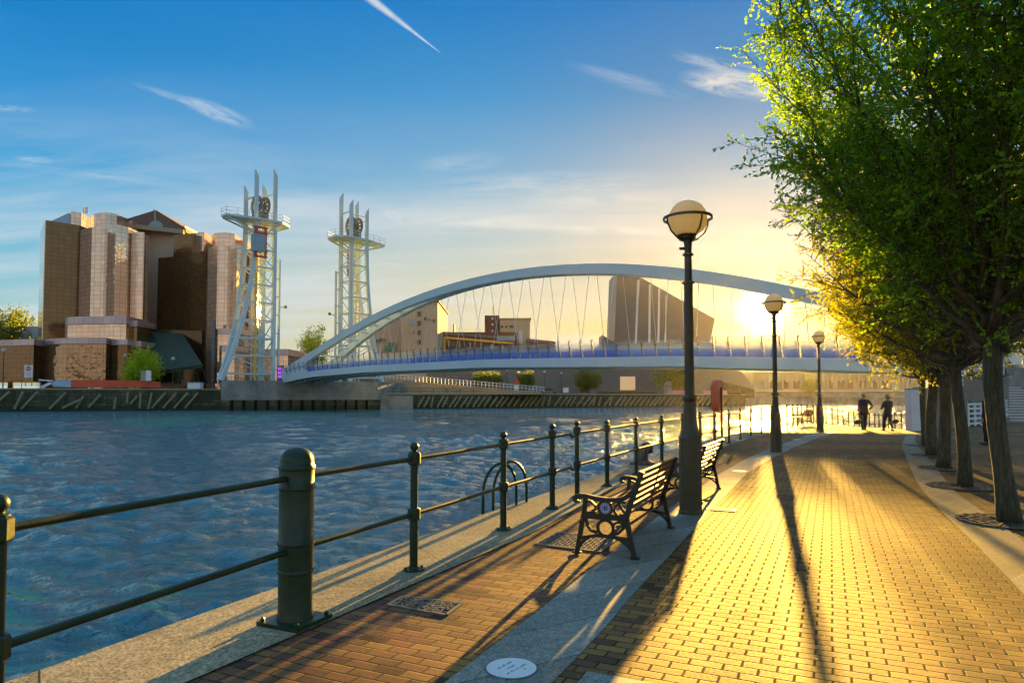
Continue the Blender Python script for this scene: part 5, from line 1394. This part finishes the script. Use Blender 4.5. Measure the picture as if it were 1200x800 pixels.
v = [P(46, 453, wl(46)), P(50, 455, wl(50)), P(61, 449.5, wl(61)), P(58, 447.5, wl(58))]; b.add([p - o for p in v] + [p - o + Vector((0, .06, .02)) for p in v], [(0, 1, 2, 3), (7, 6, 5, 4), (0, 4, 5, 1), (1, 5, 6, 2), (2, 6, 7, 3), (3, 7, 4, 0)])
b.build('torn_flap', M['white'], e)
tag(e, 'long orange red banner with a torn white and blue left end on the railing', 'banner')
def board(px, py, w, h, d, label, m1='white', m2='tan'):
    e = empty('notice_board', P(px, py, d)); b = MB(); b.box((-w / 4, 0, 0), (w / 2 - .02, .12, h)); b.build('left_panel', M[m2], e); b = MB(); b.box((w / 4, 0, 0), (w / 2 - .02, .12, h)); b.build('right_panel', M[m1], e)
    b = MB(); b.box((0, .1, -h * .5), (.12, .08, h * 2)); b.build('post', M['steeld'], e); tag(e, label, 'sign')
board(171, 440, 1.75, 1.7, 113, 'two tone notice board on the bank above the right end of the red banner')
e = empty('utility_box', P(229, 452, 117.2)); b = MB(); b.box((0, 0, 0), (2.2, 1.2, 1.0)); b.build('box_body', M['white'], e); b = MB(); b.box((0, 0, .54), (2.4, 1.4, .12)); b.build('box_lid', M['bluepanel'], e); tag(e, 'white lidded utility box on the bank left of the concrete plinth', 'utility box')
e = empty('utility_box', P(663, 457, 141)); b = MB(); b.box((0, 0, 0), (1.1, .8, 1.0)); b.build('box_body', M['white'], e); b = MB(); b.box((0, 0, .53), (1.2, .9, .1)); b.build('box_lid', M['bluepanel'], e); tag(e, 'small white box on the bank under the middle of the footbridge', 'utility box')
e = empty('red_sign', P(605, 448, 145)); b = MB(); b.box((0, 0, 0), (1.1, .1, 1.0)); b.build('red_panel', M['redm'], e); b = MB(); b.box((0, -.02, -1.2), (.9, .1, 1.1)); b.build('white_panel', M['white'], e); tag(e, 'red and white sign on the bank at the end of the white balustrade', 'sign')
e = empty('pink_banner', P(795, 459.5, 158)); b = MB(); b.box((0, 0, 0), (3.6, .1, .9)); b.build('sheet', M['pink'], e); tag(e, 'short pink banner on the wall left of the nearest lamp post', 'banner')
e = empty('pink_banner', P(838, 459.5, 159)); b = MB(); b.box((0, 0, 0), (5.5, .1, .9)); b.build('sheet', M['pink'], e); tag(e, 'longer pink banner on the far wall behind the lifebuoy housing', 'banner')
e = empty('standing_stone', P(782, 462, 158)); b = MB(); b.tube([(0, 0, -.2), (.1, 0, .9), (.1, 0, 2.2), (.5, 0, 3.0)], [.9, .9, .8, .5], 9); b.build('carved_block', M['concrete'], e); tag(e, 'pale rounded stone block standing on the far quay left of the lamp post', 'sculpture')
# parked cars, far
def car(px, d, mat, label, rz=0):
    e = empty('parked_car', (X(px, d), d, 1.97), rz)
    b = MB(); b.extrude2d([(-2.1, .3), (2.1, .3), (2.15, .75), (1.3, .92), (.7, 1.42), (-1.0, 1.45), (-1.7, .95), (-2.15, .85)], (0, -.85, 0), FX, FZ, FY, 1.7); b.build('body', M[mat], e)
    b = MB(); b.extrude2d([(-1.45, .96), (1.05, .96), (.62, 1.36), (-.95, 1.38)], (0, -.87, 0), FX, FZ, FY, 1.74); b.build('windows', M['dglass'], e)
    for x_ in (-1.3, 1.3):
        for y_ in (-.82, .82):
            b = MB(); b.tube([(x_, y_ - .1, .33), (x_, y_ + .1, .33)], .33, 12); b.build('wheel', M['ink'], e)
    tag(e, label, 'car', 'cars parked on the far bank')
car(615, 150, 'bluegrey', 'blue grey car parked under the bridge just right of the red sign'); car(643, 150, 'steeld', 'dark car parked under the bridge left of the small white box'); car(632, 156, 'bluegrey', 'partly hidden car between the two parked at the balustrade end')

# far vegetation
far_tree('willow_tree', (X(12, 150), 150, 2.7), Z(350, 150) - 2.7, 6.5, 'leafD', 21, 'large airy green tree at the left edge behind the low wing', .5, .5, 9000)
far_tree('willow_tree', (X(-40, 145), 145, 2.7), 15, 6.5, 'leafD', 22, 'tree mostly out of frame beyond the left edge of the far bank', .5, .5, 5000)
far_tree('round_bush', (X(165, 120), 120, 2.7), Z(405, 120) - 2.7, 3.6, 'leafC', 23, 'bright yellow green round bush in front of the mirrored towers', .15, .34, 9000, trunk_h=.6)
far_tree('airy_tree', (X(367, 160), 160, 2.7), Z(377, 160) - 2.7, 4.4, 'leafC', 24, 'airy yellow green tree between the two lifting towers', .25, .42, 6000)
far_tree('bare_tree', (X(209, 120), 120, 2.7), Z(424, 120) - 2.7, 1.2, 'leafD', 25, 'small sparse sapling on the bank right of the bright bush', .08, .12, 160)
far_tree('leafy_tree', (X(563, 168), 168, 1.95), Z(431, 168) - 1.9, 2.7, 'leafD', 26, 'olive green tree under the left half of the footbridge', .15, .38, 3600, trunk_h=.8, group='trees under the footbridge')
far_tree('leafy_tree', (X(578, 168), 168, 1.95), Z(432, 168) - 1.9, 2.6, 'leafD', 27, 'round green tree directly right of the leftmost tree under the bridge', .15, .38, 3600, trunk_h=.8, group='trees under the footbridge')
far_tree('leafy_tree', (X(617, 168), 168, 1.95), Z(431, 168) - 1.9, 2.3, 'leafD', 28, 'darker small tree under the footbridge near the parked cars', .15, .38, 3000, trunk_h=1, group='trees under the footbridge')
far_tree('leafy_tree', (X(690, 165), 165, 1.95), Z(430, 165) - 1.9, 3.6, 'leafD', 29, 'dull green tree under the footbridge left of the lit opening', .15, .4, 5000, trunk_h=1.2, group='trees under the footbridge')
far_tree('leafy_tree', (X(790, 165), 165, 1.95), Z(429, 165) - 1.9, 5.0, 'leafD', 30, 'wide dull green tree under the footbridge just left of the nearest lamp post', .2, .4, 8000, trunk_h=1.2, group='trees under the footbridge')
far_tree('leafy_tree', (X(950, 235), 235, 1.2), Z(437, 235) - 1.2, 4.2, 'leafD', 31, 'hazy tree in front of the studio block between the two far lamps', .2, .34, 2400, trunk_h=1.2, group='trees under the footbridge')
def hedge(px0, px1, d, zg, h, label, seed):
    rng = np.random.default_rng(seed); x0, x1 = X(px0, d), X(px1, d); n = int((x1 - x0) * 110)
    p = np.stack([rng.uniform(0, x1 - x0, n), rng.normal(size=n) * .4, h * rng.random(n) * (.75 + .25 * np.sin(np.arange(n) * .37))], 1)
    e = empty('hedge', (x0, d, zg)); v, f = leaf_arrays(p, rng.normal(size=(n, 3)), .2, rng); np_mesh('hedge_foliage', v, f, M['leafD'], parent=e, nper=3)
    b = MB(); b.tube([(0, 0, h * .3), (x1 - x0, 0, h * .3)], h * .28, 6); b.build('hedge_stems', M['bark'], e); tag(e, label, 'hedge')
hedge(700, 770, 160, 1.95, 1.3, 'low dark hedge on the far quay below the lit opening', 40); hedge(842, 868, 162, 1.95, 1.4, 'short hedge on the quay wall right of the lifebuoy housing', 41)
b = MB(); b.beam((X(330, 160), 160, 5), (X(440, 158), 158, 5), 3, 8); e = b.build('dark_shed', M['greybld']); 
e.data.name = 'dark_shed'; tag(e, 'low dark shed behind the airy tree between the lifting towers', 'shed')

# ------------------------------------------------------------------ near bank, right of the promenade
e = empty('pillar', (X(1073, 32.4), 32.4, 0)); b = MB(); b.box((0, .25, .98), (.42, .55, 1.96)); b.build('shaft', M['whitewall'], e)
b = MB(); b.box((0, .25, 1.99), (.46, .60, .06)); b.build('cap', M['concrete'], e); tag(e, 'white rendered square pillar at the end of the wall behind the pavement trees', 'pillar')
def wall_run(a, c, z0, z1, th, name, mat, label, cap=True):
    a, c = Vector((*a, 0)), Vector((*c, 0)); e = empty(name, a); d = c - a
    b = MB(); b.beam((0, 0, (z0 + z1) / 2), (d.x, d.y, (z0 + z1) / 2), th, z1 - z0); b.build('wall_face', M[mat], e)
    if cap: b = MB(); b.beam((0, 0, z1 + .05), (d.x, d.y, z1 + .05), th + .1, .1); b.build('coping', M['concrete'], e)
    tag(e, label, 'wall'); return e
wall_run((X(1077, 33.0), 33.2), (X(1134, 36.5), 36.8), -1, 1.95, .3, 'garden_wall', 'brownwall', 'brown rendered wall behind the pavement trees right of the white pillar')
wall_run((X(1134, 39.5), 39.5), (X(1178, 44), 44), -1, 2.7, .4, 'garden_wall', 'brownwall', 'set back brown wall behind the low white balustrade')
wall_run((X(1178, 46), 46.6), (X(1330, 50), 50), -1, 3.5, .5, 'abutment_wall', 'concrete', 'tall concrete retaining wall beside the stairs at the right edge')
b = MB(); b.prism([(X(1086, 34.5), 34.5), (X(1134, 38), 38), (X(1134, 41), 41), (X(1178, 47.2), 47.2), (90, 52), (300, 400), (120, 400), (X(1105, 160), 160), (X(1098, 60), 60), (X(1092, 44), 44)], -4.2, 1.4); tag(b.build('near_bank_land', M['concrete']), kind='structure')
# white low balustrade
e = empty('white_balustrade', (X(1134, 36.8), 36.8, 0)); tag(e, 'low white slatted balustrade between the slim tree and the nearest leaning tree', 'balustrade')
a = Vector((0, 0, 0)); c = Vector((X(1156, 38.8) - X(1134, 36.8), 2.0, 0))
for z in (.15, .42, .69, .96, 1.2):
    b = MB(); b.beam(a + Vector((0, 0, z)), c + Vector((0, 0, z)), .06, .10); b.build('rail', M['white'], e)
for k in range(4):
    p = a.lerp(c, k / 3); b = MB(); b.box(p + Vector((0, 0, .63)), (.10, .10, 1.26)); b.build('post', M['white'], e)
# stairs rising to the right
st = empty('stone_stairs', (X(1181, 42), 42, 0), R(12)); tag(st, 'stone stairs with white balustrade rising to the bridge at the right edge', 'stairs')
for k in range(19):
    b = MB(); b.box((2.6 , .3 * k + .15, (.172 * (k + 1)) / 2), (5.0, .302, .172 * (k + 1))); b.build('step', M['stepm'], st)
    b = MB(); b.box((2.6, .3 * k - .012, .172 * (k + 1) - .02), (5.0, .03, .045)); b.build('nosing', M['white'], st)
b = MB(); b.v = [(-.18, 0, 0), (-.18, 5.8, 0), (-.18, 5.8, 3.45), (-.18, 0, .35), (.08, 0, 0), (.08, 5.8, 0), (.08, 5.8, 3.45), (.08, 0, .35)]
b.f = [[0, 3, 2, 1], [4, 5, 6, 7], [0, 4, 7, 3], [3, 7, 6, 2], [1, 2, 6, 5]]; b.m = [0] * 5; b.build('stringer', M['concrete'], st)
for dz in (.55, .85, 1.15):
    b = MB(); b.beam((-.05, 0, .35 + dz - .2), (-.05, 5.8, 3.45 + dz - .2), .07, .09); b.build('balustrade_rail', M['white'], st)
for k in range(9):
    y_ = .1 + k * .7; z_ = .35 + 3.1 * y_ / 5.8; b = MB(); b.box((-.05, y_, z_ + .5), (.09, .09, 1.05)); b.build('baluster', M['white'], st)

# ------------------------------------------------------------------ people
def hand_nodes(V, E, wrist, d, side, flexdir, s=1.0):
    """palm and five bent fingers hanging from the wrist node"""
    w = V[wrist][0]; d = Vector(d).normalized(); sd = Vector(side).normalized(); fx = Vector(flexdir).normalized()
    V.append((w + d * .045, .026)); palm = len(V) - 1; E.append((wrist, palm))
    V.append((w + d * .085, .028)); pal2 = len(V) - 1; E.append((palm, pal2))
    for off, L in ((-.030, .062), (-.010, .075), (.010, .082), (.030, .074)):
        prev = pal2
        for f, cu in ((.33, .0), (.7, .35), (1.0, .8)):
            V.append((w + d * (.092 + L * f * (1 - .25 * cu)) + sd * off * 1.05 + fx * L * .5 * cu * f, .0085)); E.append((prev, len(V) - 1)); prev = len(V) - 1
    V.append((w + d * .06 + sd * .045 + fx * .01, .011)); E.append((palm, len(V) - 1))
    V.append((w + d * .095 + sd * .055 + fx * .03, .009)); E.append((len(V) - 2, len(V) - 1))
def person(loc, rz, label, h, joints, coat, legs, hair, hairkind, bag=None):
    root = empty('person', loc, rz); root.scale = (h / 1.75,) * 3; root.name = 'person'
    J = {k: Vector(v) for k, v in joints.items()}
    V = []; E = []; id_ = {}
    def add(n, r, par=None):
        V.append((J[n], r)); id_[n] = len(V) - 1
        if par is not None: E.append((id_[par], id_[n]))
    add('pelvis', .150); add('waist', .130, 'pelvis'); add('chest', .150, 'waist'); add('neck', .060, 'chest'); add('headlow', .075, 'neck'); add('head', .095, 'headlow'); add('crown', .070, 'head')
    for s in 'lr':
        add('sh' + s, .070, 'chest'); add('el' + s, .048, 'sh' + s); add('wr' + s, .030, 'el' + s)
        add('hip' + s, .095, 'pelvis'); add('kn' + s, .062, 'hip' + s); add('an' + s, .042, 'kn' + s); add('toe' + s, .038, 'an' + s)
    for s in 'lr':
        d = (J['wr' + s] - J['el' + s]); hand_nodes(V, E, id_['wr' + s], d + Vector((0, 0, -.05)), (0, -1, 0), (-.3 if s == 'r' else .3, -.2, 0))
    me = bpy.data.meshes.new('body'); me.from_pydata([tuple(v[0]) for v in V], E, []); ob = bpy.data.objects.new('body', me); COL.objects.link(ob); ob.parent = root
    md = ob.modifiers.new('skin', 'SKIN'); md.use_smooth_shade = True
    for i, (p, r_) in enumerate(V): me.skin_vertices[0].data[i].radius = (r_, r_ * (.78 if i in (id_['chest'], id_['pelvis'], id_['waist']) else 1))
    me.skin_vertices[0].data[0].use_root = True
    sub = ob.modifiers.new('sub', 'SUBSURF'); sub.levels = 1; sub.render_levels = 1
    me.materials.append(M['skin'])
    # clothing as closed garments following the same joints
    def garment(name, chains, mat):
        b = MB()
        for ch in chains: b.tube([J[n] if isinstance(n, str) else Vector(n) for n, r_ in ch], [r_ for n, r_ in ch], 14)
        g_ = b.build(name, mat, root, smooth=True); return g_
    pl = J['pelvis']; ch = J['chest']
    b = MB()
    prof = [(pl + Vector((0, 0, -.20)), .21, .16), (pl + Vector((0, 0, -.02)), .205, .165), (J['waist'], .175, .14), (ch + Vector((0, 0, -.05)), .20, .15), (ch + Vector((0, 0, .10)), .215, .13), (ch + Vector((0, 0, .17)), .15, .10), (J['neck'] + Vector((0, 0, .0)), .07, .07)]
    n = 20; vs = []; fs = []
    for c, a_, b_ in prof:
        for k in range(n): t = 2 * math.pi * k / n; vs.append(c + Vector((a_ * math.cos(t), b_ * math.sin(t), .012 * math.sin(3 * t))))
    for i in range(len(prof) - 1):
        for k in range(n): l = (k + 1) % n; fs.append((i * n + k, i * n + l, (i + 1) * n + l, (i + 1) * n + k))
    fs.append(tuple(reversed(range(n)))); fs.append(tuple((len(prof) - 1) * n + k for k in range(n))); b.add(vs, fs)
    b.build('coat', coat, root, smooth=True)
    for s in 'lr':
        b = MB(); w_ = J['el' + s].lerp(J['wr' + s], .93)
        b.tube([J['sh' + s].lerp(ch, .35) + Vector((0, 0, .02)), J['sh' + s], J['sh' + s].lerp(J['el' + s], .5), J['el' + s], J['el' + s].lerp(J['wr' + s], .5), w_], [.085, .082, .070, .060, .053, .046], 12)
        b.build('sleeve', coat, root, smooth=True)
        b = MB(); b.tube([J['hip' + s] + Vector((0, 0, .06)), J['hip' + s].lerp(J['kn' + s], .4), J['kn' + s], J['kn' + s].lerp(J['an' + s], .35), J['an' + s] + Vector((0, 0, .0))], [.115, .105, .078, .074, .058], 12)
        b.build('trouser_leg', legs, root, smooth=True)
        b = MB(); f = (J['toe' + s] - J['an' + s]); f.z = 0; f.normalize(); base = Vector((J['an' + s].x, J['an' + s].y, .045))
        b.tube([base - f * .07, base, base + f * .10, base + f * .19], [.042, .05, .045, .028], 10); b.build('shoe', M['ink'], root, smooth=True)
    hd = J['head']; b = MB()
    if hairkind == 'curly':
        rg = random.Random(2)
        b.sphere(hd + Vector((0, .03, .03)), .125, 14, 10, sc=(1.05, 1, 1.0))
        for k in range(34):
            a, z = rg.random() * 6.28, rg.uniform(-.75, 1); q = math.sqrt(max(0, 1 - z * z)); b.sphere(hd + Vector((.115 * q * math.cos(a), .03 + .10 * q * math.sin(a) + .0, .03 + .115 * z)), .040, 7, 5)
    else:
        b.sphere(hd + Vector((0, .022, .035)), .112, 16, 10, sc=(.98, 1.05, 1.0)); b.sphere(hd + Vector((0, .06, -.03)), .08, 12, 8)
    b.build('hair', hair, root, smooth=True)
    # face: nose, eyes, mouth and ears, looking along -y (away from the hair at the back)
    b = MB(); b.sphere(hd + Vector((0, -.103, -.01)), .018, 8, 6, sc=(.7, 1, 1.4)); b.build('nose', M['skin'], root, smooth=True)
    for x in (-.034, .034):
        b = MB(); b.sphere(hd + Vector((x, -.088, .015)), .012, 8, 6); b.build('eye', M['ink'], root, smooth=True)
        b = MB(); b.sphere(hd + Vector((x * 2.75, .0, .0)), .024, 8, 6, sc=(.45, .8, 1.2)); b.build('ear', M['skin'], root, smooth=True)
    b = MB(); b.box(hd + Vector((0, -.088, -.052)), (.045, .012, .008)); b.build('mouth', M['redm'], root)
    tag(root, label, 'person'); return root
base = dict(pelvis=(0, 0, .93), waist=(0, 0, 1.10), chest=(0, 0, 1.32), neck=(0, 0, 1.50), headlow=(0, -.01, 1.57), head=(0, -.01, 1.65), crown=(0, 0, 1.71),
            shl=(.19, 0, 1.42), ell=(.25, .02, 1.14), wrl=(.25, -.05, .90), shr=(-.19, 0, 1.42), elr=(-.25, .02, 1.14), wrr=(-.25, -.05, .90),
            hipl=(.09, 0, .88), knl=(.09, -.04, .48), anl=(.08, .03, .08), toel=(.09, -.12, .04), hipr=(-.09, 0, .88), knr=(-.09, -.10, .49), anr=(-.08, -.12, .09), toer=(-.09, -.27, .05))
# figures face -y locally, so rotate by 180 degrees to walk away; local +x then is the viewer's left
j1 = dict(base); j1.update(elr=(-.36, .12, 1.16), wrr=(-.20, .06, .99), shr=(-.19, 0, 1.42), wrl=(.27, -.02, .88))
g1 = G(1013, 503.5)
person(g1, math.pi - .15, 'walker in a dark coat with short fair hair and one hand on the hip', 1.74, j1, M['cloth_dark'], M['cloth_blue'], M['hairl'], 'short')
j2 = dict(base); j2.update(knl=(.09, -.16, .50), anl=(.08, -.22, .10), toel=(.09, -.37, .06), knr=(-.09, .03, .48), anr=(-.08, .22, .13), toer=(-.09, .12, .04), ell=(.24, -.10, 1.14), wrl=(.16, -.28, 1.08), elr=(-.24, -.08, 1.15), wrr=(-.18, -.27, 1.06))
g2 = G(1041, 504.5)
person(g2, math.pi + .1, 'walker with bushy curly auburn hair and a dark jacket, nearest the white pillar', 1.66, j2, M['cloth_olive'], M['cloth_dark'], M['hairl'], 'curly')
g3 = G(1158.5, 521)
person(g3, math.pi + .5, 'person in black mostly hidden behind the nearest leaning tree trunk', 1.76, j1, M['cloth_dark'], M['cloth_dark'], M['hair'], 'short')
def bag(p, label, s=1.0):
    e = empty('hand_bag', p); b = MB(); b.extrude2d(rrect(.30 * s, .22 * s, .09), (0, -.07, .18), Vector((1, 0, 0)), Vector((0, 0, 1)), Vector((0, 1, 0)), .14); b.build('bag_body', M['cloth_dark'], e)
    b = MB(); b.tube([(-.1, 0, .30), (-.09, 0, .48), (0, 0, .62), (.09, 0, .48), (.1, 0, .30)], .012, 6); b.build('strap', M['cloth_dark'], e); tag(e, label, 'bag')
bag(g1 + Vector((-.32, 0, .20)), 'dark bag held low beside the walker with a hand on the hip')
bag(g2 + Vector((.33, 0, .26)), 'dark bag hanging at the right side of the curly haired walker', .9)

# fallen blossom and small leaves on the paving
rng = np.random.default_rng(12); n = 900
s_ = rng.uniform(-4, 5, n); q = rng.uniform(3.0, 16, n); pp = np.stack([s_ * hy + q * hx, -s_ * hx + q * hy, np.full(n, .0155)], 1)
edge = np.array([[p.x, p.y] for p in smooth_line(WATER_EDGE, 60)])
keep = [i for i in range(n) if pp[i, 0] > np.interp(pp[i, 1], edge[:, 1], edge[:, 0]) + .15]
pp = pp[keep]; dd = rng.normal(size=(len(pp), 3)); dd[:, 2] = .05
v, f = leaf_arrays(pp, dd, .022, rng); v[:, 2] = .014 + .01 * np.abs(v[:, 2] - .0155).clip(0, 1)
o = np_mesh('fallen_leaves', v, f, M['leafC'], nper=3); tag(o, 'tiny yellow fallen leaf scraps scattered over the paving', kind='stuff')

# ------------------------------------------------------------------ haze
def haze():
    m = bpy.data.materials.new('evening haze'); m.use_nodes = True; t = m.node_tree; t.nodes.clear()
    o = N(t, 'ShaderNodeOutputMaterial'); v = N(t, 'ShaderNodeVolumePrincipled')
    v.inputs['Color'].default_value = (.95, .92, .85, 1); v.inputs['Density'].default_value = HAZE; v.inputs['Anisotropy'].default_value = .8
    t.links.new(v.outputs[0], o.inputs['Volume'])
    b = MB(); b.box((30, 180, 20.5), (1000, 560, 56)); tag(b.build('haze', m), kind='stuff')
HAZE = .00003
haze()
